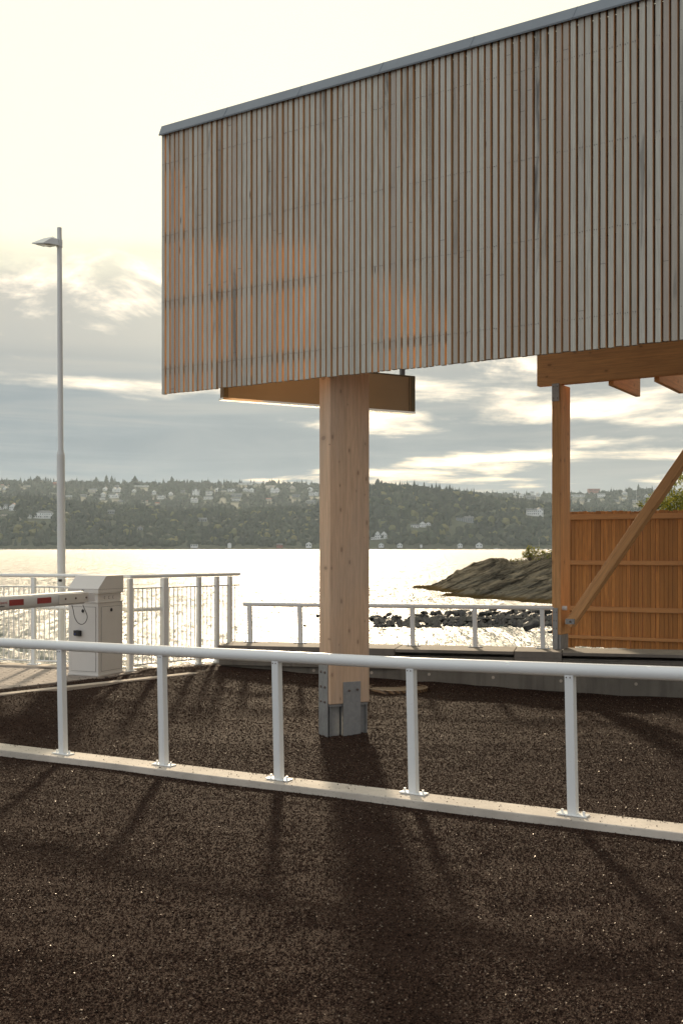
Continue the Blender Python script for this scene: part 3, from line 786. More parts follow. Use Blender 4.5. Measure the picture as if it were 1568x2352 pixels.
low = thing('low_railing', (.855, 13.0, ZS), 'low white railing on top of the concrete sea wall by the rocks', 'railing')
RY = lambda px: 2960 / ((1475 + (px - 575) * (15 / 671)) - HY)
lp = []
for px in (575, 690, 815, 948, 1091, 1246):
    y = RY(px); b = Vector((xy(px, y), y, ZS + .001)); lp.append(b)
    make_post(None, b, ZS + .455, .052, Vector((-.01, 0, 0)), True, DF3, low, M['white'], .17, .06)
a = lp[0] + (lp[0] - lp[1]) * .14; b = lp[-1] + (lp[-1] - lp[-2]) * .35
mb = MB(); mb.tube([Vector((a.x, a.y, ZS + .475)), Vector((b.x, b.y, ZS + .478))], .026, 16); mb.build('top_rail', M['white'], low, smooth=True)

guard = thing('quay_railing', (-3.79, 13.35, .2), 'tall white balustrade with thin upright bars along the quay edge, behind the barrier cabinet', 'railing')
GL = [Vector((-6.8, 14.02, .2)), Vector((xy(-18, 13.5), 13.5, .2)), Vector((xy(270, 13.02), 13.02, .2))]
GR0 = Vector((xy(299, 12.8), 12.8, .2)); GR1 = Vector((xy(550, 14.05), 14.05, .2)); gd = (GR1 - GR0).normalized(); gdl = (GL[2] - GL[1]).normalized()
def posts_on(pxs, A, d, wds):
    for px, wd in zip(pxs, wds):
        q, _ = on_line(px, A, d); q.z = .2 if A is GR0 else .222
        make_post(None, q, 1.29, wd, Vector((0,0,0)), True, d, guard, M['white'], .15, .08)
posts_on((-125, 78), GL[1], gdl, (.05, .05)); posts_on((299, 378, 457, 498, 528), GR0, gd, (.055, .075, .05, .05, .05))
def rail(path, r_, z_, name='rail', n=12):
    m_ = MB(); m_.tube([Vector((p.x, p.y, z_)) for p in path], r_, n); m_.build(name, M['white'], guard, smooth=True)
end = GR1
path = [GL[0], GL[1], GL[2], GR0 + Vector((-.06, .05, 0)), GR0, end]
rail(path, .022, 1.315, 'top_rail')
rail(path, .010, 1.175, 'upper_bar_rail', 8)
rail(path[:5] + [GR0 + gd * 1.75], .010, .272, 'lower_bar_rail', 8)
q378, _ = on_line(378, GR0, gd)
off = Vector((.03, .09, 0))
rail([GL[0] + off, GL[1] + off, GL[2] + off, GR0 + off, Vector((q378.x, q378.y, .2)) + off], .024, .918, 'middle_rail')
# thin upright bars, each its own mesh
def bar(p_):
    m_ = MB(); m_.tube([Vector((p_.x, p_.y, .272)), Vector((p_.x, p_.y, 1.175))],  .0066, 6); return m_.build('baluster', M['white'], guard)
nb = 0
ln_ = (GL[2] - GL[1]).length
x_ = .03
while x_ < ln_:
    bar(GL[1] + gdl * x_); x_ += .0705; nb += 1
x_ = .05; ln_ = 1.70
while x_ < ln_:
    bar(GR0 + gd * x_); x_ += .066; nb += 1

# ------------------------------------------------------------------ barrier
cn = Vector((-2.743, 12.29, .2)); cf = Vector((-.914, .406, 0)); cr = Vector((.406, .914, 0)); Zv = Vector((0, 0, 1))
cw, cd = .412, .467
cab = thing('barrier_cabinet', tuple(cn), 'off-white metal barrier cabinet with sloping hood and lock covers, standing on the paving', 'barrier cabinet')
mb = MB(); mb.box(cn, cf * cw, cr * cd, Zv * .833); mb.build('body', M['cabinet'], cab, bevel=.004)
mb = MB(); mb.box(cn - cf * .008 - cr * .008 + Zv * .001, cf * (cw + .016), cr * (cd + .016), Zv * .022); mb.build('plinth', M['cabinet'], cab, bevel=.003)
mb = MB(); mb.box(cn + Zv * .8345 + cf * .012 + cr * .012, cf * (cw - .024), cr * (cd - .024), Zv * .10)
mb.box(cn + Zv * .833 - cf * .012 - cr * .012, cf * (cw + .024), cr * (cd + .024), Zv * .008)
mb.box(cn + Zv * .9345 - cf * .012 - cr * .012, cf * (cw + .024), cr * (cd + .024), Zv * .008)
nk = mb.build('neck_band', M['cabinet'], cab, bevel=.0015)
mb = MB()
def cp(a, b, z): v = cn + cf * a + cr * b; return (v.x, v.y, z)
h0z, h1z, h2z = 1.1435, 1.19, 1.338; e = .008
mb.add([cp(-e, -e, h0z), cp(cw+e, -e, h0z), cp(cw+e, cd+e, h0z), cp(-e, cd+e, h0z),
        cp(-e, -e, h1z), cp(cw+e, -e, h1z), cp(cw+e, cd+e, h1z), cp(-e, cd+e, h1z),
        cp(-e, .148, h2z), cp(cw+e, .148, h2z), cp(cw+e, cd+e, h2z), cp(-e, cd+e, h2z)],
       [(0,1,2,3), (1,0,4,5), (2,1,5,6), (3,2,6,7), (0,3,7,4), (5,4,8,9), (6,5,9,10), (7,6,10,11), (4,7,11,8), (9,8,11,10)])
hood = mb.build('hood', M['cabinet'], cab, bevel=.004)
mb = MB(); mb.box(Vector(cp(-e-.001, -e-.001, 1.1815)), cf * (cw + 2*e + .002), cr * (cd + 2*e + .002), Zv * .0022); sub(mb, 'hood_joint', M['darkline'], hood, cab)
def door(o_, u, n_, w_, z0, z1, nm='door'):
    m_ = MB(); m_.box(o_ + n_ * .0006 + Zv * z0, u * w_, n_ * .0012, Zv * (z1 - z0)); dl_ = m_.build('door', M['darkline'], cab)
    m_ = MB(); m_.box(o_ + n_ * .0018 + u * .0035 + Zv * (z0 + .0035), u * (w_ - .007), n_ * .003, Zv * (z1 - z0 - .007)); sub(m_, 'door_leaf', M['cabinet'], dl_, cab)
    return dl_
dfz0, dfz1 = .050, .785
d1 = door(cn + cf * .030, cf, -cr, cw - .068, dfz0, dfz1)
d2 = door(cn + cr * .055, cr, cf * -1, cd - .10, dfz0, dfz1)
def lock(c_, n_, par):
    m_ = MB(); u = Vector((-n_.y, n_.x, 0)); r_ = .017
    ring = [(0, 1.35), (-.8, .55), (-.85, -.5), (-.35, -1.05), (.35, -1.05), (.85, -.5), (.8, .55)]
    A_ = [c_ + u * (a * r_) + Zv * (b * r_) for a, b in ring]; B_ = [p + n_ * .012 for p in A_]; n = len(ring)
    m_.add(A_ + B_, [tuple(range(n)), tuple(range(2*n-1, n-1, -1))] + [(i, n+i, n+(i+1)%n, (i+1)%n) for i in range(n)])
    return sub(m_, 'lock_cover', M['black'], par, cab, bevel=.002)
lk = cn + cf * .205
lock(lk - cr * .008 + Zv * .958, -cr, hood); lock(lk - cr * .005 + Zv * .735, -cr, d1); lock(cn + cr * .235 - cf * .005 + Zv * .742, -cf, d2)
for s_ in (.14, .22, .30):   # half-round key slots in the band
    mb = MB(); c_ = cn + cr * s_ + cf * .0115 + Zv * .885
    arc = [c_ + cr * math.cos(R(60 + k * 30)) * .012 + Zv * math.sin(R(60 + k * 30)) * .016 for k in range(9)]
    mb.tube(arc, .0022, 5); sub(mb, 'key_slot', M['darkline'], nk, cab)
# photocell box
ic = cn + cf * .262 - cr * .0055 + Zv * .485
ph = thing('sensor_box', tuple(ic), 'small black sensor box fixed on the front door of the barrier cabinet', 'sensor')
mb = MB(); wv = cf * -.076
ring = [(-.5, -.30), (-.40, -.46), (.5, -.5), (.5, .44), (.1, .5), (-.5, .48)]
A_ = [ic - cf * (a * .078) + Zv * (b * .066) for a, b in ring]; B_ = [p - cr * .052 for p in A_]; n = len(ring)
mb.add(A_ + B_, [tuple(range(n)), tuple(range(2*n-1, n-1, -1))] + [(i, n+i, n+(i+1)%n, (i+1)%n) for i in range(n)])
mb.build('casing', M['black'], ph, bevel=.004)
for a in (-.14, .14): mb = MB(); c_ = ic - cf * (a * .078) - cr * .03 - Zv * .031; mb.tube([c_, c_ - Zv * .010], .007, 8); mb.build('cable_gland', M['hwhite'], ph)
mb = MB(); c_ = ic + cf * .013 - cr * .052 - Zv * .010; mb.tube([c_, c_ - cr * .004], .006, 10); mb.build('button', M['blue'], ph)

# boom
br0 = P(190, 1372, 12.10); br1 = P(0, 1382.5, 10.8); bdv = (br1 - br0).normalized(); bdv.z = 0; bdv.normalize()
boom = thing('barrier_boom', tuple(br0), 'white rounded barrier boom with red reflector blocks, running left from the cabinet', 'barrier boom')
bn = Vector((-bdv.y, bdv.x, 0));
if bn.y > 0: bn = -bn                                        # towards the camera side
prof = []
hw, hh = .040, .073
for k in range(20):
    q = 2 * math.pi * k / 20
    prof.append((math.copysign(abs(math.cos(q)) ** .75, math.cos(q)) * hw, math.copysign(abs(math.sin(q)) ** .8, math.sin(q)) * hh))
mb = MB(); LB = 3.9
vs = []
for s_ in (0, LB):
    for a, b in prof: p = br0 + bdv * s_ + bn * a + Zv * b; vs.append(tuple(p))
n = len(prof); mb.add(vs, [tuple(range(n)), tuple(range(2*n-1, n-1, -1))] + [(i, n+i, n+(i+1)%n, (i+1)%n) for i in range(n)])
mb.build('boom_tube', M['boom'], boom, smooth=True)
def boom_s(px):
    q, s_ = on_line(px, br0, bdv); return s_
for a, b in ((14.5, 47.5), (79, 111)):
    s0_, s1_ = boom_s(b), boom_s(a)
    mb = MB(); mb.box(br0 + bdv * s0_ + bn * .0395 - Zv * .030, bdv * (s1_ - s0_), bn * .0035, Zv * .060); mb.build('reflector', M['red'], boom, bevel=.001)
for k in range(1, 5):
    s0_ = boom_s(14.5) + .24 * k * 1.9; mb = MB(); mb.box(br0 + bdv * s0_ + bn * .0395 - Zv * .030, bdv * .19, bn * .0035, Zv * .060); mb.build('reflector', M['red'], boom, bevel=.001)
s0_ = boom_s(128); s1_ = -.05
mb = MB(); mb.box(br0 + bdv * s1_ + bn * .0425 - Zv * .052, bdv * (s0_ - s1_), bn * .006, Zv * .105); bpl = mb.build('bracket_plate', M['cabinet'], boom, bevel=.002)
for px in (142.5, 166, 190):
    c_ = br0 + bdv * boom_s(px) + bn * .0485; mb = MB(); mb.tube([c_, c_ + bn * .010], [.0125, .009], 10)
    sub(mb, 'bolt', M['bolt'], bpl, boom)
# bracket arm from the plate into the cabinet band
mb = MB(); mb.box(br0 - bdv * .02 - bn * .03 - Zv * .05, -bdv * .0 + (cn + cf * .19 - cr * .01 - Vector((0,0,0)) - br0) * Vector((1,1,0)).length * 0 + Vector((.09, .045, 0)), bn * .06, Zv * .10)
mb.build('bracket_arm', M['cabinet'], boom, bevel=.003)
def text(body, size, origin, xdir, up, m_, parent, name='lettering', extrude=.0006):
    cu = bpy.data.curves.new(name, 'FONT'); cu.body = body; cu.size = size; cu.extrude = extrude; cu.align_x = 'RIGHT'
    o_ = bpy.data.objects.new(name, cu); COL.objects.link(o_)
    dg = bpy.context.evaluated_depsgraph_get(); me_ = bpy.data.meshes.new_from_object(o_.evaluated_get(dg)); bpy.data.objects.remove(o_)
    me_.materials.clear(); me_.materials.append(m_)
    o_ = bpy.data.objects.new(name, me_); COL.objects.link(o_); o_.parent = parent
    x = Vector(xdir).normalized(); y = Vector(up).normalized(); z = x.cross(y)
    mt = Matrix((x, y, z)).transposed().to_4x4(); mt.translation = Vector(origin) - Vector(parent['_o']); o_.matrix_basis = mt
    return o_
text('AUTOMATIC', .030, br0 + bdv * boom_s(10.5) + bn * .0415 - Zv * .008, -bdv, Zv, M['redink'], boom)
text('BARRIERE', .019, br0 + bdv * boom_s(4) + bn * .0415 - Zv * .036, -bdv, Zv, M['black'], boom)
mb = MB()   # hanging cable loop
loop = [(166, 1390), (169, 1402), (171, 1415), (175, 1425), (181, 1432), (187, 1434.5), (193, 1433), (198, 1428), (201.5, 1419), (200, 1410), (195, 1400), (191, 1389)]
lpts = [P(a, b, 12.16) for a, b in loop]
for it in range(2):
    new = [lpts[0]]
    for i in range(len(lpts) - 1): new += [lpts[i].lerp(lpts[i+1], .25), lpts[i].lerp(lpts[i+1], .75)]
    lpts = new + [lpts[-1]]
mb.tube(lpts, .0042, 6); mb.build('cable', M['black'], boom, smooth=True)

# ------------------------------------------------------------------ lamp post
LY = 13.75
lb = Vector((xy(143, LY), LY, .2)); ltp = P(137, 523, LY)
lamp = thing('street_lamp', tuple(lb), 'tall white street lamp with one flat head, behind the quay railing on the left', 'street lamp')
def lpnt(py):
    t_ = (py - 523) / (1525 - 523); p = ltp.lerp(Vector((lb.x, lb.y, CH - (1525 - HY) / F * LY)), t_); return p
mb = MB(); u_ = LY / F
mb.tube([lb + Zv * -.3, lb + Zv * .3, lpnt(1300), lpnt(1044)], [9.1*u_]*4, 24)
mb.tube([lpnt(1044), lpnt(1034), lpnt(780), lpnt(523)], [9.1*u_, 6.4*u_, 6.0*u_, 5.4*u_], 24)
pole = mb.build('pole', M['lamp'], lamp, smooth=True)
mb = MB(); mb.box(P(134.5, 1336, LY - .055), Vector((.045, 0, 0)), Vector((0, .004, 0)), Zv * .03); sub(mb, 'number_plate', M['black'], pole, lamp)
hy0 = CH - (552 - HY) / F * LY
hc = lpnt(556)
mb = MB(); mb.tube([lpnt(568), lpnt(551)], [7.0*u_]*2, 20); mb.build('clamp', M['lamp'], lamp, smooth=True)
Ux = Vector((-1, 0, 0)); Uy = Vector((0, -1, 0))
def hp(px, py, dy): p = P(px, py, LY + dy); return p
# head: wedge, thin at the tip, thick at the pole; underside lens
top_ = [hp(133, 549, -.10), hp(119, 546, -.13), hp(101, 556.5, -.17), hp(73.5, 557.5, .13), hp(101, 547, .16), hp(122, 543, .12), hp(133, 549, .06)]
bot_ = [hp(136, 563, -.10), hp(120, 560, -.13), hp(101, 558.5, -.17), hp(73.5, 559.5, .13), hp(101, 565.5, .16), hp(115, 568, .12), hp(133, 565, .06)]
n = 7; mb = MB()
cT = hp(118, 545, .0); cB = hp(112, 562.5, .0)
mb.add(top_ + bot_ + [cT, cB], [(i, (i+1)%n, 2*n) for i in range(n)] + [(n+(i+1)%n, n+i, 2*n+1) for i in range(n)] + [((i+1)%n, i, n+i, n+(i+1)%n) for i in range(n)])
hd_ = mb.build('lamp_head', M['lamp'], lamp)
mb = MB()
lq = [hp(84, 560.2, .10), hp(104, 560.0, -.13), hp(119, 562, -.08), hp(101, 564.8, .12)]
mb.add([p - Zv * .004 for p in lq] + [p - Zv * .012 for p in lq], [(0,1,2,3), (7,6,5,4), (1,0,4,5), (2,1,5,6), (3,2,6,7), (0,3,7,4)])
sub(mb, 'lens', M['lens'], hd_, lamp)

# ------------------------------------------------------------------ manhole grate
mc = Vector((xy(911, 12.1), 12.1, 0)); mz = float(gz(mc.x, mc.y)) + .004
mh = thing('drain_cover', (mc.x, mc.y, mz), 'round flat metal drain cover in the gravel just behind the pillar', 'drain cover')
def covermat():
    m, t = mat('cast_cover'); p = posv(t)
    wv_ = t.n('ShaderNodeTexWave', {'Vector': p, 'Scale': 9.0, 'Distortion': 0.0}, wave_type='BANDS', bands_direction='DIAGONAL').outputs['Fac']
    out(t, pr(t, t.mix(wv_, c4((.07, .042, .025)), c4((.26, .155, .075))), .45, .2, wv_, .006)); return m
M['cover'] = covermat()
mb = MB(); mb.tube([mc + Zv * (mz - .03), mc + Zv * mz], .31, 40); mb.build('lid', M['cover'], mh)
mb = MB()
for k in range(40):
    a0, a1 = R(k * 9), R(k * 9 + 9)
    A_ = [mc + Vector((math.cos(a) * r_, math.sin(a) * r_, z)) for a in (a0, a1) for r_, z in ((.314, mz - .03), (.345, mz - .03), (.345, mz + .006), (.314, mz + .006))]
    mb.add(A_, [(3,2,6,7), (1,5,6,2), (0,3,7,4)])
mb.build('rim', M['cover'], mh)

# ------------------------------------------------------------------ shore rocks
def rock_sheet(name, label, pxs, top_px, yf_px, Yc, seed, back, power=.62, amp=.5):
    nx, ny = 260, 110
    px = np.linspace(pxs[0], pxs[1], nx); zt = CH - (np.interp(px, *zip(*top_px)) - HY) * Yc / F
    yf = np.interp(px, *zip(*yf_px)); vs = []
    for i in range(nx):
        for j in range(ny):
            t_ = j / (ny - 1) * 1.5
            Y = yf[i] + (Yc - yf[i]) * t_ if t_ <= 1 else Yc + (t_ - 1) / .5 * back
            X = xy(px[i], Y)
            prof_ = (math.sin(min(t_, 1) * math.pi / 2) ** power) if t_ <= 1 else max(0, 1 - (t_ - 1) / .5) ** .8
            z = -1.9 + (zt[i] + 1.9) * prof_
            nz = mnoise.fractal(Vector((X * .16 + seed, Y * .10 + (z) * .6, seed)), .8, 2.2, 6)
            rg = abs(mnoise.noise(Vector((X * .25 + Y * .35, z * 1.5 + Y * .12, seed + 3.3))))
            f_ = min(1.0, max(0.0, prof_ * 1.6))
            q_ = (z * 2.6 - X * .42 + Y * .10 + nz * 1.3) * 1.1; saw = (q_ - math.floor(q_)); saw = (saw if saw < .8 else (1 - saw) * 4) - .4
            q2 = (z * 5.2 - X * 1.1 + Y * .31 - nz * 2.0) * 1.3; saw2 = abs((q2 - math.floor(q2)) - .5) - .25
            z += (saw * .26 + saw2 * .16) * f_ * (.6 + .8 * abs(nz))
            vs.append((X + nz * .25, Y + nz * .5, z + (nz * .55 - rg * .35) * amp * f_))
    fs = [(i*ny+j, (i+1)*ny+j, (i+1)*ny+j+1, i*ny+j+1) for i in range(nx-1) for j in range(ny-1)]
    # close underneath so that it is a solid
    b0 = len(vs)
    for i in range(nx): vs.append((vs[i*ny][0], vs[i*ny][1], -2.4)); vs.append((vs[i*ny+ny-1][0], vs[i*ny+ny-1][1], -2.4))
    for i in range(nx-1):
        fs.append((i*ny, b0+2*i, b0+2*i+2, (i+1)*ny)); fs.append((i*ny+ny-1, (i+1)*ny+ny-1, b0+2*i+3, b0+2*i+1))
    me = bpy.data.meshes.new(name); me.from_pydata(vs, [], fs); me.update(); me.materials.append(M['rock'])
    me.polygons.foreach_set('use_smooth', [True] * len(me.polygons))
    o_ = bpy.data.objects.new(name, me); COL.objects.link(o_); tag(o_, label, 'rock')
    return o_, vs, nx, ny
ro1, rv1, rnx, rny = rock_sheet('rock_headland', 'smooth dark rock headland rising from the sea, with bushes on top', (938, 1780),
    [(938, 1354), (950, 1350), (985, 1346), (1005, 1338), (1050, 1310), (1090, 1291), (1125, 1279), (1150, 1281), (1180, 1288), (1205, 1286), (1240, 1272), (1270, 1262), (1400, 1245), (1780, 1235)],
    [(938, 84), (1000, 79), (1060, 77), (1110, 75), (1300, 72), (1780, 66)], 88, 1.7, 14)
ro2, rv2, _, _ = rock_sheet('rock_ledge', 'low striped rock ledge in front of the headland, with seaweed at the waterline', (1008, 1780),
    [(1008, 1370), (1040, 1366), (1070, 1360), (1100, 1352), (1150, 1338), (1200, 1328), (1268, 1318), (1400, 1310), (1780, 1305)],
    [(1008, 71), (1060, 69.5), (1100, 68), (1180, 65), (1270, 62), (1400, 60), (1780, 56)], 73, 5.2, 4, .75, .4)
# boulders of the little breakwater
def boulder(name, c_, s_, seed, label, group):
    import bmesh
    bm = bmesh.new(); bmesh.ops.create_icosphere(bm, subdivisions=2, radius=1)
    rr = random.Random(seed); ax = [Vector((rr.gauss(0,1), rr.gauss(0,1), rr.gauss(0,1))).normalized() for _ in range(9)]
    for v in bm.verts:
        p = v.co.copy(); d_ = 1.0
        for k, a in enumerate(ax):
            q = p.dot(a); lim = .62 + .05 * (k % 4)
            if q > lim: v.co -= a * (q - lim)
        v.co *= 1 + .12 * mnoise.noise(p * 2 + Vector((seed, 0, 0)))
        v.co.x *= 1.15; v.co.z *= .78
    me = bpy.data.meshes.new(name); bm.to_mesh(me); bm.free(); me.materials.append(M['wetstone'])
    o_ = bpy.data.objects.new(name, me); COL.objects.link(o_); o_.location = c_; o_.scale = (s_, s_, s_); o_.rotation_euler = (rr.uniform(-.4,.4), rr.uniform(-.4,.4), rr.uniform(0, 6.28))
    return tag(o_, label, 'boulder', group)
bs = []
rr = random.Random(5)
proto = [boulder('boulder', (0,0,-50), 1, k, 'dark wet boulder in the low breakwater behind the sea wall railing', 'boulders of the breakwater') for k in range(7)]
spec = [(1180, 1404, 13), (1195, 1400, 11), (1134, 1402, 15), (1228, 1405, 17), (1290, 1400, 18), (1055, 1405, 9), (1076, 1411, 12), (1220, 1436, 17, 1), (1265, 1450, 9, 1), (868, 1426, 11), (893, 1412, 8), (880, 1437, 6, 1), (730, 1415, 5, 1), (700, 1437, 4, 1)]
for px in range(856, 1330, 9):
    k = (px - 856) / 474; spec.append((px + rr.uniform(-4, 4), 1432 - rr.uniform(0, 14) - 4 * k, rr.uniform(6, 11) + 3 * k))
for px in range(960, 1330, 16):
    k = (px - 905) / 425; spec.append((px + rr.uniform(-5, 5), 1415 - rr.uniform(0, 5) - 6 * k, rr.uniform(7, 11) + 3 * k))
used = 0
for e_ in spec:
    px, py, sz = e_[:3]
    Y = 46.0 + (1432 - py) * .18 if len(e_) == 3 else 3.2 * F / (py + sz * .5 - HY)
    c_ = P(px, py, Y); r_ = sz * Y / F * 1.05
    if used < len(proto): o_ = proto[used]
    else: o_ = rr.choice(proto).copy(); COL.objects.link(o_)
    o_.location = (c_.x, c_.y, max(c_.z, -1.6 + r_ * .05)); o_.scale = (r_, r_, r_ * rr.uniform(.8, 1.15)); o_.rotation_euler = (rr.uniform(-.5,.5), rr.uniform(-.5,.5), rr.uniform(0, 6.28)); used += 1
# mound of small stones the boulders lie on
n = 420; v_ = []; f_ = []; rn_ = []
V0 = np.array([(1,0,0),(-1,0,0),(0,1,0),(0,-1,0),(0,0,1),(0,0,-1)], float); F0 = np.array([(0,2,4),(2,1,4),(1,3,4),(3,0,4),(2,0,5),(1,2,5),(3,1,5),(0,3,5)])
for k in range(n):
    px = RNG.uniform(858, 1340); q = (px - 858) / 480; Y = RNG.uniform(44.5, 49); r_ = RNG.uniform(.07, .22)
    z = -1.62 + RNG.uniform(0, .12 + .25 * q) * (1 - abs(Y - 46.7) / 3)
    v_.append((V0 * RNG.uniform(.6, 1.3, (6, 3))) * r_ + np.array([xy(px, Y), Y, z])); f_.append(F0 + 6 * k); rn_ += [RNG.random() * .4] * 6
mesh_np('breakwater_rubble', np.concatenate(v_), np.concatenate(f_), M['wetstone'], np.array(rn_), 'stuff')

# ------------------------------------------------------------------ leafy plants
def leaves(mb_, centre, rad, n, size, rr_, squash=1.0):
    for _ in range(n):
        d_ = Vector((rr_.gauss(0,1), rr_.gauss(0,1), rr_.gauss(0,1) * squash)).normalized() * (rad * rr_.random() ** .5)
        p = centre + d_; a = Vector((rr_.gauss(0,1), rr_.gauss(0,1), rr_.gauss(0,1))).normalized(); b = a.cross(Vector((rr_.gauss(0,1), rr_.gauss(0,1), rr_.gauss(0,1)))).normalized()
        s_ = size * rr_.uniform(.6, 1.3)
        mb_.add([p - a * s_, p - b * s_ * .45, p + a * s_, p + b * s_ * .45], [(0,1,2,3)], a=rr_.random())
def plant(name, label, base, limbs, leaf_n, leaf_s, seed, r0, cat, puff=.35, m_=None):
    rr_ = random.Random(seed); th_ = thing(name, tuple(base), label, cat)
    tm = MB(); lm = MB()
    for (px, py, Y) in limbs:
        tip = P(px, py, Y); mid = Vector(base).lerp(tip, .5) + Vector((rr_.uniform(-.1,.1), rr_.uniform(-.1,.1), .05)) * puff
        tm.tube([base, mid, tip], [r0, r0 * .6, r0 * .15], 6)
        for k in range(4):
            c_ = mid.lerp(tip, .25 + .25 * k); e2 = c_ + Vector((rr_.uniform(-1,1), rr_.uniform(-1,1), rr_.uniform(-.3,.8))) * puff * .7
            tm.tube([c_, e2], [r0 * .3, r0 * .1], 4)
            leaves(lm, e2, puff * .55, leaf_n, leaf_s, rr_); leaves(lm, c_, puff * .5, leaf_n, leaf_s, rr_)
    tm.build('trunk', M['bark'], th_); lm.build('crown', m_ or M['leaf'], th_)
    return th_
plant('tree', 'yellow-green leafy tree showing above the orange fence at the right', Vector((xy(1545, 24), 24, .0)),
      [(1536, 1120, 24), (1548, 1105, 24.4), (1520, 1150, 23.6), (1562, 1140, 24), (1590, 1120, 24.5), (1575, 1095, 25), (1530, 1160, 24), (1509, 1168, 23.7), (1553, 1160, 24), (1600, 1085, 24.6), (1592, 1160, 24), (1580, 1060, 24.8)], 80, .030, 3, .035, 'tree', .34)
plant('small_shrub', 'tip of a leafy shrub peeping over the fence left of the brace', Vector((xy(1472, 22), 22, .6)), [(1470, 1160, 22), (1476, 1166, 22)], 30, .026, 9, .012, 'shrub', .12)
plant('bush', 'thin yellow-green bush on top of the rock headland', P(1216, 1288, 84), [(1206, 1268, 84), (1212, 1256, 84), (1224, 1262, 84), (1236, 1262, 84), (1200, 1274, 84), (1243, 1268, 84), (1218, 1272, 84)], 9, .09, 5, .04, 'bush', .34)
# low plants and grass growing in the cracks of the headland
rg = random.Random(11); mb = MB()
for _ in range(520):
    i = rg.randrange(rnx); px = 938 + (1780 - 938) * i / (rnx - 1); j = rg.randrange(37, 76)
    if px < 1165 or px > 1330: continue
    if rg.random() > min(1, .25 + (px - 1165) / 90) * (j - 33) / 42: continue
    v0 = Vector(rv1[i * rny + j]); leaves(mb, v0 + Vector((0, 0, .08)), .30, 12, .09, rg, .5)
tag(mb.build('ground_cover', M['moss']), kind='stuff')

# ------------------------------------------------------------------ far shore
YA0, YA1, YB0, YB1 = 1640.0, 2000.0, 2300.0, 3000.0
TH = 12.0
crA = [(-900, 1150), (-300, 1146), (0, 1141), (60, 1137), (130, 1143), (200, 1152), (300, 1160), (420, 1168), (560, 1165), (700, 1162), (760, 1150), (810, 1125), (870, 1109), (950, 1114), (1050, 1126), (1150, 1143), (1240, 1152), (1300, 1162), (1420, 1168), (1568, 1170), (2300, 1170)]
crB = [(-900, 1100), (0, 1098), (120, 1099), (240, 1104), (400, 1104), (560, 1103), (730, 1107), (880, 1112), (1000, 1122), (1100, 1129), (1268, 1131), (1400, 1124), (1480, 1119), (1568, 1126), (2300, 1126)]
cax, cay = zip(*crA); cbx, cby = zip(*crB)
def hz(px, Y):
    px = np.asarray(px, float); Y = np.asarray(Y, float)
    zA = CH - (np.interp(px, cax, cay) - HY) * YA1 / F - TH; zB = CH - (np.interp(px, cbx, cby) - HY) * YB1 / F - TH
    tA = np.clip((Y - YA0) / (YA1 - YA0), 0, 1); z = -1.4 + np.clip((Y - YA0) / 6, 0, 1) * 2 + (zA) * np.sin(tA * math.pi / 2) ** 1.15
    dip = zA * .80; tD = sm(Y, YA1, YB0); z = np.where(Y > YA1, (zA + .6) * (1 - tD) + (dip) * tD, z)
    tB = sm(Y, YB0, YB1 + 150); tB = np.clip((Y - YB0) / (YB1 - YB0), 0, 1) ** .9
    z = np.where(Y > YB0, dip * (1 - tB) + zB * tB, z); z = np.where(Y > YB1, zB - (Y - YB1) * .12, z)
    return z
pxs = np.linspace(-900, 2400, 130); Ys = np.concatenate([[YA0 - 4, YA0, YA0 + 3, YA0 + 6], np.linspace(YA0 + 20, YB1 + 300, 70)])
PX, YY = np.meshgrid(pxs, Ys); ZZ = hz(PX, YY); ZZ[0] = -3.0; ZZ[1] = -1.7; ZZ += np.where(YY > YA0 + 30, np.sin(PX * .05) * 1.2 + np.sin(YY * .03 + PX * .02) * 1.0, 0)
v = np.stack([(PX - CX) / F * YY, YY, ZZ], -1).reshape(-1, 3); nx = len(pxs)
fi = np.array([(j*nx+i, j*nx+i+1, (j+1)*nx+i+1, (j+1)*nx+i) for j in range(len(Ys)-1) for i in range(nx-1)])
o = mesh_np('far_hillside', v, fi, M['hillsoil'], None, 'structure', True)
# bare shore rocks along the far waterline
mb = MB(); rg = random.Random(3)
for k in range(620):
    px = rg.uniform(-60, 1640); Y = YA0 - rg.uniform(-3, 3); p = P(px, 1260, Y); s_ = rg.uniform(1.0, 3.0)
    a = rg.uniform(0, 3.1); ux = Vector((math.cos(a), math.sin(a), 0)); uy = Vector((-ux.y, ux.x, 0))
    mb.add([Vector((p.x, p.y, -1.8)) + ux * s_ * 1.8 , Vector((p.x, p.y, -1.8)) + uy * s_, Vector((p.x, p.y, -1.8)) - ux * s_ * 1.8, Vector((p.x, p.y, -1.8)) - uy * s_, Vector((p.x + rg.uniform(-.8, .8), p.y, -1.8 + s_ * rg.uniform(.5, 1.0)))],
           [(0,1,4), (1,2,4), (2,3,4), (3,0,4)])
tag(mb.build('shore_rocks', M['shore']), kind='stuff')
def hill_hit(px, py, lo, hi):
    for Y in np.arange(lo, hi, 4.0):
        if CH - (py - HY) / F * Y <= float(hz(px, Y)): return Y
    return hi
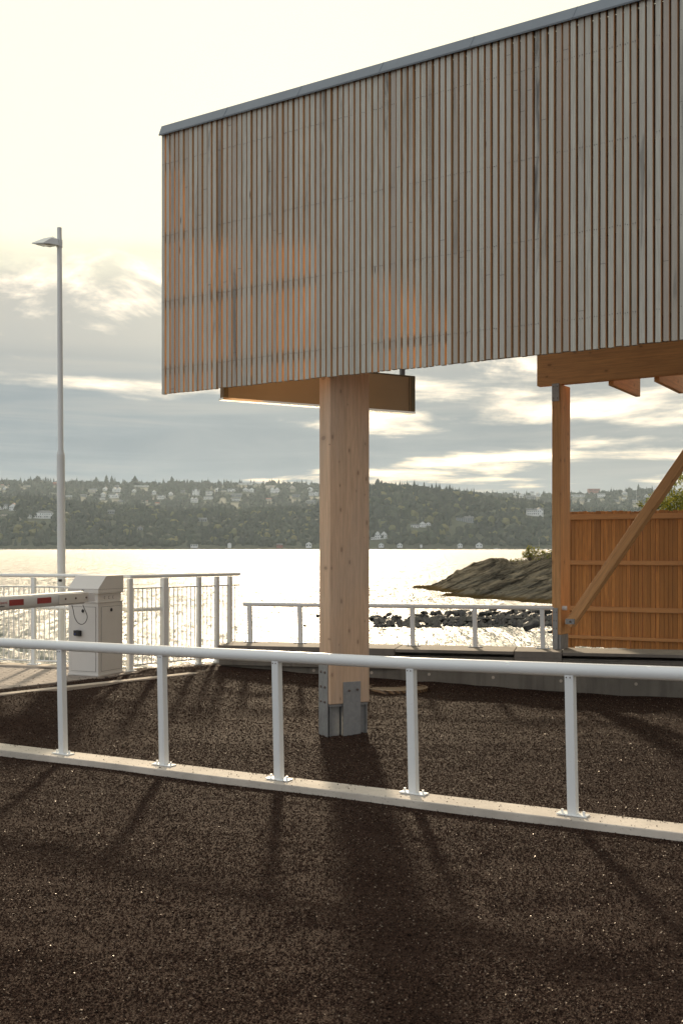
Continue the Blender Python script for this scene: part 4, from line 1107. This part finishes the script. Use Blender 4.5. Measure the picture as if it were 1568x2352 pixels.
# houses: (px, py of the base centre, width px, wall height px, label, wall, roof, kind, layer)
GU = 'houses on the far hillside'
H = [
 (6, 1171, 26, 9, 'white house with a dark roof at the left edge of the far hillside', 'hwhite', 'rgrey', 'gable_side', 'A'),
 (31, 1174, 19, 11, 'white gabled house with a red roof, left of the lamp post across the water', 'hwhite', 'rred', 'gable_front', 'A'),
 (99, 1190, 44, 12, 'big white villa with a grey hipped roof behind the flagpole across the water', 'hwhite', 'rgrey', 'hip', 'A'),
 (68, 1189, 9, 6, 'small white shed just left of the big hipped villa', 'hwhite', 'rgrey', 'gable_side', 'A'),
 (44, 1196, 8, 5, 'tiny pale hut among trees below the red-roofed white house', 'hcream', 'rgrey', 'gable_front', 'A'),
 (10, 1185, 15, 4, 'long low pale garage at the left edge below the white house', 'hcream', 'rgrey', 'flat', 'A'),
 (255, 1180, 16, 6, 'dull grey house half hidden in the forest right of the lamp post', 'hgrey', 'rgrey', 'gable_side', 'A'),
 (322, 1218, 12, 5, 'small grey cabin low in the forest left of the tall pillar', 'hgrey', 'rgrey', 'gable_front', 'A'),
 (465, 1198, 20, 6, 'grey tumbledown house deep in the forest halfway up the slope', 'hgrey', 'rgrey', 'gable_side', 'A'),
 (446, 1256, 16, 6, 'white boathouse with a flat canopy at the far waterline', 'hwhite', 'rgrey', 'flat', 'S'),
 (527, 1256, 8, 7, 'narrow white boathouse at the waterline, next right of the canopied one', 'hwhite', 'rgrey', 'gable_front', 'S'),
 (642, 1256, 14, 5, 'small red boathouse at the far waterline above the sun glare', 'hred', 'rgrey', 'gable_side', 'S'),
 (709, 1256, 13, 7, 'white boathouse at the waterline just left of the pillar', 'hwhite', 'rgrey', 'gable_front', 'S'),
 (874, 1238, 28, 11, 'white villa with two front gables just right of the pillar', 'hwhite', 'rgrey', 'double', 'A'),
 (856, 1239, 9, 5, 'low white annex on the left of the twin-gabled villa', 'hwhite', 'rgrey', 'gable_side', 'A'),
 (875, 1256, 12, 5, 'white boathouse under the twin-gabled villa', 'hwhite', 'rgrey', 'gable_front', 'S'),
 (918, 1256, 12, 5, 'white boathouse second to the right of the pillar', 'hwhite', 'rgrey', 'gable_front', 'S'),
 (967, 1256, 5, 4, 'tiny white hut at the waterline between the two pairs of boathouses', 'hwhite', 'rgrey', 'gable_front', 'S'),
 (1056, 1256, 11, 5, 'white boathouse, left one of the pair near the rock headland', 'hwhite', 'rgrey', 'gable_front', 'S'),
 (1100, 1256, 15, 5, 'wider white boathouse, right one of the pair near the rock headland', 'hwhite', 'rgrey', 'gable_front', 'S'),
 (952, 1213, 18, 6, 'white house with a large grey roof, left of a gabled neighbour on the wooded slope', 'hwhite', 'rgrey', 'gable_side', 'A'),
 (970, 1211, 15, 8, 'white front-gabled house in the middle of the wooded slope', 'hwhite', 'rgrey', 'gable_front', 'A'),
 (983, 1208, 11, 5, 'small white gabled house on the right of the slope trio', 'hwhite', 'rgrey', 'gable_front', 'A'),
 (1068, 1199, 40, 9, 'wide grey house with a broad roof and centre gable on the wooded slope', 'hgrey', 'rgrey', 'cross', 'A'),
 (1228, 1183, 38, 11, 'large white villa with a gabled wing left of the orange post', 'hwhite', 'rgrey', 'cross', 'A'),
 (1182, 1140, 11, 5, 'white gabled house, leftmost of the ridge cluster near the orange post', 'hwhite', 'rgrey', 'gable_front', 'B'),
 (1197, 1143, 10, 6, 'white gabled house, second of the ridge cluster near the orange post', 'hwhite', 'rgrey', 'gable_front', 'B'),
 (1219, 1145, 22, 5, 'long dark-roofed block on the ridge near the orange post', 'hgrey', 'rgrey', 'gable_side', 'B'),
 (1235, 1140, 9, 6, 'white gabled house, rightmost of the ridge cluster near the orange post', 'hwhite', 'rgrey', 'gable_front', 'B'),
 (1222, 1135, 8, 4, 'small white house on top of the ridge cluster', 'hwhite', 'rgrey', 'gable_side', 'B'),
 (1328, 1142, 30, 6, 'long white flat building on the ridge just right of the orange post', 'hwhite', 'rgrey', 'flat', 'B'),
 (1380, 1143, 18, 9, 'square white block on the ridge left of the brace', 'hwhite', 'rgrey', 'flat', 'B'),
 (1364, 1129, 26, 6, 'long red-brick building on the skyline right of the orange post', 'hred', 'rred', 'flat', 'B'),
 (1351, 1151, 9, 4, 'small white house under the square white block', 'hwhite', 'rgrey', 'gable_side', 'B'),
 (1318, 1150, 11, 4, 'low pale house under the long white building, left one', 'hcream', 'rgrey', 'gable_side', 'B'),
 (1336, 1152, 10, 4, 'low pale house under the long white building, right one', 'hcream', 'rgrey', 'gable_side', 'B'),
 (1434, 1138, 12, 6, 'tall white gabled house near the ridge just left of the brace', 'hwhite', 'rgrey', 'gable_front', 'B'),
 (1433, 1147, 8, 4, 'small white house below the tall gabled one by the brace', 'hwhite', 'rgrey', 'gable_side', 'B'),
 (1460, 1155, 22, 5, 'pale long house behind the foot of the white flagpole on the right', 'hcream', 'rgrey', 'gable_side', 'B'),
 (1484, 1142, 9, 4, 'white house on the ridge touching the brace', 'hwhite', 'rgrey', 'gable_front', 'B'),
 (1415, 1153, 12, 4, 'grey house low on the ridge slope left of the brace', 'hgrey', 'rgrey', 'gable_side', 'B'),
 (1563, 1143, 8, 6, 'white house at the right edge above the tree', 'hwhite', 'rgrey', 'gable_front', 'B'),
]
up = [  # px, py, w, h, wall, roof, kind, label
 (159,1143,17,5,'hwhite','rgrey','flat','low white house right beside the lamp post on the upper slope'),
 (192,1141,14,4,'hgrey','rgrey','gable_side','grey low house second to the right of the lamp post'),
 (214,1131,17,6,'hcream','rgrey','gable_side','beige house on the upper slope between the two spiry trees and the lamp post'),
 (242,1128,11,6,'hwhite','rgrey','gable_front','narrow white house under the spiry trees'),
 (268,1132,20,8,'hwhite','rgrey','double','tall white double-gabled house, topmost of its cluster'),
 (237,1140,10,6,'hwhite','rgrey','gable_front','white gabled house, left end of the cluster of four'),
 (262,1144,24,7,'hwhite','rgrey','cross','wide white house in the middle of the cluster of four'),
 (236,1148,12,4,'hwhite','rgrey','gable_side','low white house at the foot of the cluster of four'),
 (279,1155,15,5,'hgrey','rgrey','hip','grey hipped house just over the tree line'),
 (333,1154,13,4,'hcream','rred','gable_side','cream house with an orange roof over the tree line'),
 (361,1160,10,4,'hcream','rred','gable_side','small cream house with a red roof right of the orange-roofed one'),
 (370,1146,18,6,'hwhite','rgrey','cross','white house with one tall gable above the red-roofed small one'),
 (354,1137,9,8,'hwhite','rgrey','gable_front','tall narrow white house left of the pointed one'),
 (325,1118,32,3,'hwhite','rgrey','flat','long low white house near the skyline, left half'),
 (269,1120,11,4,'hgrey','rgrey','gable_side','grey house near the skyline right of the spiry trees'),
 (11,1126,8,5,'hwhite','rgrey','gable_front','small white gabled house high up at the left edge'),
 (10,1117,22,3,'hcream','rred','gable_side','long red-roofed house near the skyline at the left edge'),
 (62,1118,17,3,'hcream','rgrey','flat','pale row of flats near the skyline above the big villa'),
 (127,1115,10,5,'hred','rred','gable_side','reddish house near the skyline touching the lamp post'),
 (308,1132,9,6,'hwhite','rgrey','gable_front','white house halfway between the cluster of four and the pointed house'),
 (392,1139,10,6,'hwhite','rgrey','gable_front','white gabled house left of the turreted one'),
 (450,1137,17,9,'hwhite','rgrey','turret','white house with a pointed turret roof'),
 (446,1154,17,8,'hwhite','rgrey','double','white twin-gabled house straight below the turreted one'),
 (480,1136,16,6,'hwhite','rgrey','cross','white house, first right of the turreted one'),
 (478,1147,20,5,'hwhite','rgrey','gable_side','long white house lower down right of the turreted one'),
 (500,1129,12,5,'hwhite','rgrey','gable_front','white gabled house, first in the long upper row'),
 (514,1131,10,4,'hcream','rgrey','gable_side','cream house, second in the long upper row'),
 (531,1131,18,6,'hwhite','rgrey','cross','white house with a gable, third in the long upper row'),
 (543,1142,24,6,'hgrey','rgrey','gable_side','wide grey house under the long upper row'),
 (541,1153,20,6,'hwhite','rgrey','gable_side','white house lowest in the middle, just over the trees'),
 (564,1130,13,6,'hwhite','rgrey','gable_front','white gabled house, fourth in the long upper row'),
 (578,1131,14,6,'hwhite','rgrey','gable_front','white gabled house, fifth in the long upper row'),
 (568,1112,42,3,'hwhite','rgrey','flat','long flat grey-white block on the skyline'),
 (592,1114,12,3,'hcream','rgrey','flat','short flat block at the right end of the skyline block'),
 (631,1133,21,9,'hwhite','rgrey','double','tall white house with two gables left of the pillar'),
 (622,1121,22,4,'hcream','rgrey','gable_side','cream house on the skyline behind the tall twin-gabled one'),
 (671,1124,13,5,'hcream','rgrey','gable_front','pale gabled house near the skyline left of the pillar'),
 (712,1128,12,6,'hwhite','rgrey','gable_front','white gabled house near the skyline, next to the pillar'),
 (680,1143,19,7,'hgrey','rgrey','flat','grey flat-roofed house on the upper slope left of the pillar'),
 (617,1150,12,4,'hcream','rred','gable_side','pinkish-roofed house over the tree line left of the pillar'),
 (720,1138,22,6,'hwhite','rgrey','cross','white house with two wings hard against the pillar'),
 (714,1155,22,5,'hgrey','rgrey','hip','grey-roofed house low over the trees hard against the pillar'),
 (420,1132,10,4,'hgrey','rgrey','gable_side','small grey house left of the white turreted one, near the skyline'),
]
for q in up: H.append((q[0], q[1], q[2], q[3], q[7], q[4], q[5], q[6], 'B'))
rects = []
def house(px, py, w_, h_, label, wall, roof, kind, layer):
    Y = {'S': YA0 + 4}.get(layer) or hill_hit(px, py, YA0 + 8 if layer == 'A' else YB0, YA1 if layer == 'A' else YB1)
    k = Y / F; b = P(px, py, Y); W_ = w_ * k; Hh = h_ * k; Dp = max(6.0, W_ * .6)
    if layer == 'S': Dp = 5
    rects.append((px, py, w_, h_ * 2.0, Y))
    r = thing('boathouse' if layer == 'S' else 'house', (b.x, b.y, b.z), label, 'boathouse' if layer == 'S' else 'house', 'boathouses on the far waterline' if layer == 'S' else GU)
    m_ = MB(); m_.box(b + Vector((-W_/2, 0, -4)), (W_, 0, 0), (0, Dp, 0), (0, 0, Hh + 4))
    rf = MB(); ov = .4; rise = Hh * .55
    def gable_f(x0, x1, z0, rz, y0=-ov, y1=Dp, walls=True):
        xm = (x0 + x1) / 2
        rf.add([b + Vector(p) for p in ((x0-ov, y0, z0), (x1+ov, y0, z0), (xm, y0, z0+rz+.3), (x0-ov, y1, z0), (x1+ov, y1, z0), (xm, y1, z0+rz+.3),
                                        (x0-ov, y0, z0+.35), (x1+ov, y0, z0+.35), (xm, y0, z0+rz+.75), (x0-ov, y1, z0+.35), (x1+ov, y1, z0+.35), (xm, y1, z0+rz+.75))],
               [(0,3,5,2), (1,2,5,4), (6,8,11,9), (7,10,11,8), (0,2,8,6), (2,1,7,8), (3,9,11,5), (5,11,10,4), (0,6,9,3), (1,4,10,7)])
        m_.add([b + Vector(p) for p in ((x0, y0+ov+.02, z0), (x1, y0+ov+.02, z0), (xm, y0+ov+.02, z0+rz), (x0, y1-.1, z0), (x1, y1-.1, z0), (xm, y1-.1, z0+rz))], [(0,1,2), (5,4,3)])
    def gable_s(z0, rz):
        rf.add([b + Vector(p) for p in ((-W_/2-ov, -ov, z0), (W_/2+ov, -ov, z0), (W_/2+ov, Dp+ov, z0), (-W_/2-ov, Dp+ov, z0), (-W_/2-ov, Dp/2, z0+rz), (W_/2+ov, Dp/2, z0+rz))],
               [(0,1,5,4), (2,3,4,5), (3,0,4), (1,2,5), (3,2,1,0)])
    if kind == 'gable_front': gable_f(-W_/2, W_/2, Hh, W_ * .34)
    elif kind == 'gable_side': gable_s(Hh, max(1.6, Hh * .55))
    elif kind == 'double': gable_f(-W_/2, -.02*W_, Hh, W_ * .24); gable_f(.02*W_, W_/2, Hh, W_ * .24)
    elif kind == 'cross':
        gable_s(Hh, Hh * .5); gable_f(W_*.08, W_*.42, Hh * .95, W_ * .15, -1.8, Dp * .5); m_.box(b + Vector((W_*.08, -1.4, -3)), (W_*.34, 0, 0), (0, 1.6, 0), (0, 0, Hh*.95 + 3))
    elif kind == 'hip':
        rf.add([b + Vector(p) for p in ((-W_/2-ov, -ov, Hh), (W_/2+ov, -ov, Hh), (W_/2+ov, Dp+ov, Hh), (-W_/2-ov, Dp+ov, Hh), (-W_*.25, Dp/2, Hh*1.5), (W_*.25, Dp/2, Hh*1.5))],
               [(0,1,5,4), (2,3,4,5), (3,0,4), (1,2,5), (3,2,1,0)])
        m_.box(b + Vector((-W_*.5-2, -1.6, Hh*.45)), (W_+4, 0, 0), (0, 1.5, 0), (0, 0, .5))
    elif kind == 'turret':
        gable_s(Hh, Hh * .4); m_.box(b + Vector((-W_*.15, -1, 0)), (W_*.3, 0, 0), (0, 4, 0), (0, 0, Hh*1.45))
        rf.add([b + Vector(p) for p in ((-W_*.2, -1.5, Hh*1.45), (W_*.2, -1.5, Hh*1.45), (W_*.2, 3.5, Hh*1.45), (-W_*.2, 3.5, Hh*1.45), (0, 1, Hh*2.1))], [(0,1,4), (1,2,4), (2,3,4), (3,0,4), (3,2,1,0)])
    else: rf.box(b + Vector((-W_/2-ov, -ov-(1.2 if layer == 'S' else 0), Hh+.02)), (W_+2*ov, 0, 0), (0, Dp+2*ov, 0), (0, 0, .6))
    m_.build('wall', M[wall], r); rf.build('roof', M[roof], r)
    nfl = 2 if h_ >= 8 else 1; nw = max(2, int(W_ / (3.4 if w_ > 14 else 3.0)))
    if w_ >= 9:
        for fl in range(nfl):
            for i in range(nw):
                if nw * nfl > 3 and random.random() < .12: continue
                cx_ = -W_/2 + W_ * (i + .5) / nw; wh = Hh / nfl * .48; z0 = Hh / nfl * (fl + .28)
                ww = W_ / nw * .42; wm = MB(); wm.box(b + Vector((cx_ - ww/2, -.06 - (1.42 if kind == 'cross' and W_*.08 < cx_ < W_*.42 else 0), z0)), (ww, 0, 0), (0, .1, 0), (0, 0, wh)); wm.build('window', M['glass'], r)
for h in H: house(*h)
# flagpoles and a moored sailing boat
def pole(px, y0, y1, Y, label):
    a = P(px, y1, Y); t_ = thing('flagpole', (a.x, a.y, a.z), label, 'flagpole'); m_ = MB(); m_.tube([a - Zv * 5, P(px, y0, Y)], [.30, .18], 6); m_.build('pole', M['hwhite'], t_)
    m_ = MB(); tp_ = P(px, y0, Y); m_.tube([tp_, tp_ + Zv * .5], [.4, .1], 6); m_.build('finial', M['hwhite'], t_)
pole(92.5, 1178, 1198, 1800, 'white flagpole in front of the big hipped villa'); pole(1460, 1125, 1149, 2500, 'white flagpole on the ridge left of the brace')
for bx_, mx, lab in ((1336, 1332, 'small white sailing boat moored at the far shore, seen over the headland bush'), (1140, 1148, 'low white motor boat on the water below the far boathouses')):
    Y = YA0 - 12; b = P(bx_ - 100 if bx_ == 1336 else bx_, 1261, Y); b.z = -1.5
    s_ = thing('sailing_boat' if bx_ == 1336 else 'motor_boat', tuple(b), lab, 'boat'); m_ = MB(); Lh = 5.0
    hullp = [(-Lh, 0), (-Lh*.8, -1.3), (Lh*.5, -1.4), (Lh*1.1, 0), (Lh*.5, 1.4), (-Lh*.8, 1.3)]
    m_.add([b + Vector((x*.85, y*.7, -.3)) for x, y in hullp] + [b + Vector((x, y, 1.1)) for x, y in hullp], [tuple(range(6))[::-1], tuple(range(6, 12))] + [(i, (i+1)%6, 6+(i+1)%6, 6+i) for i in range(6)])
    m_.build('hull', M['hwhite'], s_); m_ = MB(); m_.box(b + Vector((-2, -.9, 1.1)), (3.2, 0, 0), (0, 1.8, 0), (0, 0, .8)); m_.build('cabin', M['hwhite'], s_)
    if bx_ == 1336:
        m_ = MB(); m_.tube([b + Vector((.5, 0, 1)), b + Vector((.5, 0, 19))], [.16, .10], 6); m_.build('mast', M['hcream'], s_)

# forest: many crowns, each a lumpy little volume of facets, as one mass
def ico1():
    import bmesh
    bm = bmesh.new(); bmesh.ops.create_icosphere(bm, subdivisions=2, radius=1); bm.verts.ensure_lookup_table()
    v = np.array([tuple(q.co) for q in bm.verts]); f = np.array([[q.index for q in fc.verts] for fc in bm.faces]); bm.free(); return v, f
IV, IF = ico1()
def forest(name, n, y0, y1, smin, smax, m_, conifer=.3, sel=None):
    px = RNG.uniform(-120, 1700, n); Y = y0 + (y1 - y0) * RNG.random(n) ** .9; z = hz(px, Y); s_ = RNG.uniform(smin, smax, n)
    py = HY - (z - CH) * F / Y
    keep = np.ones(n, bool)
    if sel is not None: keep &= sel(px, py, Y)
    topy = py - s_ * 2.2 * F / Y; hw_ = s_ * F / Y
    for (hx, hy, hw2, hh2, hY) in rects:
        near_ = (Y < hY + 4) & (np.abs(px - hx) < hw2 * .5 + hw_ * .55) & (topy < hy - 2.0) & (py > hy - hh2 * .6)
        keep &= ~near_
    px, Y, z, s_ = px[keep], Y[keep], z[keep], s_[keep]; n = len(px); print(name, n)
    con = RNG.random(n) < conifer
    v = np.repeat(IV[None], n, 0) * (1 + RNG.uniform(-.30, .30, (n, len(IV), 1)))
    taper = np.clip(1.05 - (v[..., 2] + 1) * .5, .05, 1.1)
    v[..., 0] = np.where(con[:, None], v[..., 0] * taper * .75, v[..., 0]); v[..., 1] = np.where(con[:, None], v[..., 1] * taper * .75, v[..., 1])
    hs = np.where(con, RNG.uniform(1.3, 1.8, n), RNG.uniform(.8, 1.15, n))
    v[..., 2] = v[..., 2] * hs[:, None] + hs[:, None] * .7
    v *= s_[:, None, None]; X = (px - CX) / F * Y; v += np.stack([X, Y, z - 1.0], -1)[:, None, :]
    f = (IF[None] + (np.arange(n) * len(IV))[:, None, None]).reshape(-1, 3)
    base = np.clip(.5 + .28 * np.sin(px * .021 + Y * .011) + RNG.normal(0, .2, n), 0, 1) * np.where(con, .5, 1)
    rn = np.clip(base[:, None] + RNG.uniform(-.2, .2, (n, len(IV))), 0, 1)
    return mesh_np(name, v.reshape(-1, 3), f, m_, rn.ravel(), 'stuff')
forest('forest_slope', 5600, YA0 + 12, YA1 + 60, 4.0, 7.5, M['forest'], .28)
forest('forest_ridge', 6500, YB0 - 60, YB1 + 40, 4.0, 8.0, M['forest'], .35)
forest('yellowing_trees', 330, YA0 + 20, YA1 + 20, 4.5, 7.5, M['forest_y'], 0.0)
# trees one can tell apart on the skyline
def far_tree(px, pyb, hpx, wpx, Y, label, name='tree', conif=True, m_='forest'):
    b = P(px, pyb, Y); k = Y / F; t_ = thing(name, tuple(b), label, 'tree'); m1 = MB(); m1.tube([b - Zv * 4, b + Zv * hpx * k * .5], [.7, .3], 6); m1.build('trunk', M['bark'], t_)
    lm = MB(); rr_ = random.Random(int(px))
    for k2 in range(9):
        f_ = k2 / 8; w2 = wpx * k * .5 * ((1 - f_) ** .7 * .9 + .15 if conif else math.sin(math.pi * (f_ * .8 + .15)) )
        c_ = b + Zv * (hpx * k * (.12 + .8 * f_))
        for _ in range(4):
            q = c_ + Vector((rr_.uniform(-.5, .5) * w2, rr_.uniform(-.5, .5) * w2, rr_.uniform(-.5, .5)))
            pts_ = IV * (1 + np.array([[rr_.uniform(-.25, .25)] for _ in range(len(IV))])) * np.array([w2 * .7, w2 * .7, hpx * k * .10])
            lm.add([Vector(p) + q for p in pts_], [tuple(x) for x in IF], a=rr_.random())
    lm.build('crown', M[m_], t_)
for args in ((245, 1113, 22, 11, 2960, 'tall pointed tree on the skyline, left one of the spiry pair', 'tall_tree'), (257, 1112, 20, 8, 2960, 'slender pointed tree on the skyline, right one of the spiry pair', 'tall_tree'),
             (310, 1112, 19, 16, 2960, 'conical tree on the skyline above the long low white house', 'conifer_tree'), (221, 1113, 18, 14, 2960, 'rounded tall tree on the skyline left of the spiry pair', 'tall_tree'),
             (395, 1113, 19, 14, 2960, 'conical dark tree on the skyline halfway to the slatted wall', 'conifer_tree'), (87, 1110, 17, 24, 2960, 'broad tree on the skyline left of the lamp post', 'broad_tree'),
             (1465, 1128, 17, 7, 2960, 'narrow pointed tree on the right skyline next to the brace', 'conifer_tree'), (867, 1120, 20, 18, 2010, 'tree rising above the forest just right of the pillar', 'broad_tree')):
    far_tree(*args)
far_tree(102, 1176, 18, 15, 1840, 'yellowish round tree behind the big hipped villa', 'broad_tree', False, 'forest_y')

# ------------------------------------------------------------------ haze
mb = MB(); mb.box((-3200, -60, -2.75), (6400, 0, 0), (0, 3700, 0), (0, 0, 220))
m, t = mat('haze_air'); pv_ = t.n('ShaderNodeVolumePrincipled', {'Color': c4((.72, .87, 1.0)), 'Density': .000062, 'Anisotropy': .42})
o_ = t.n('ShaderNodeOutputMaterial'); t.t.links.new(pv_.outputs[0], o_.inputs['Volume'])
tag(mb.build('haze', m), kind='stuff')
for o in bpy.data.objects:
    if '_o' in o: del o['_o']
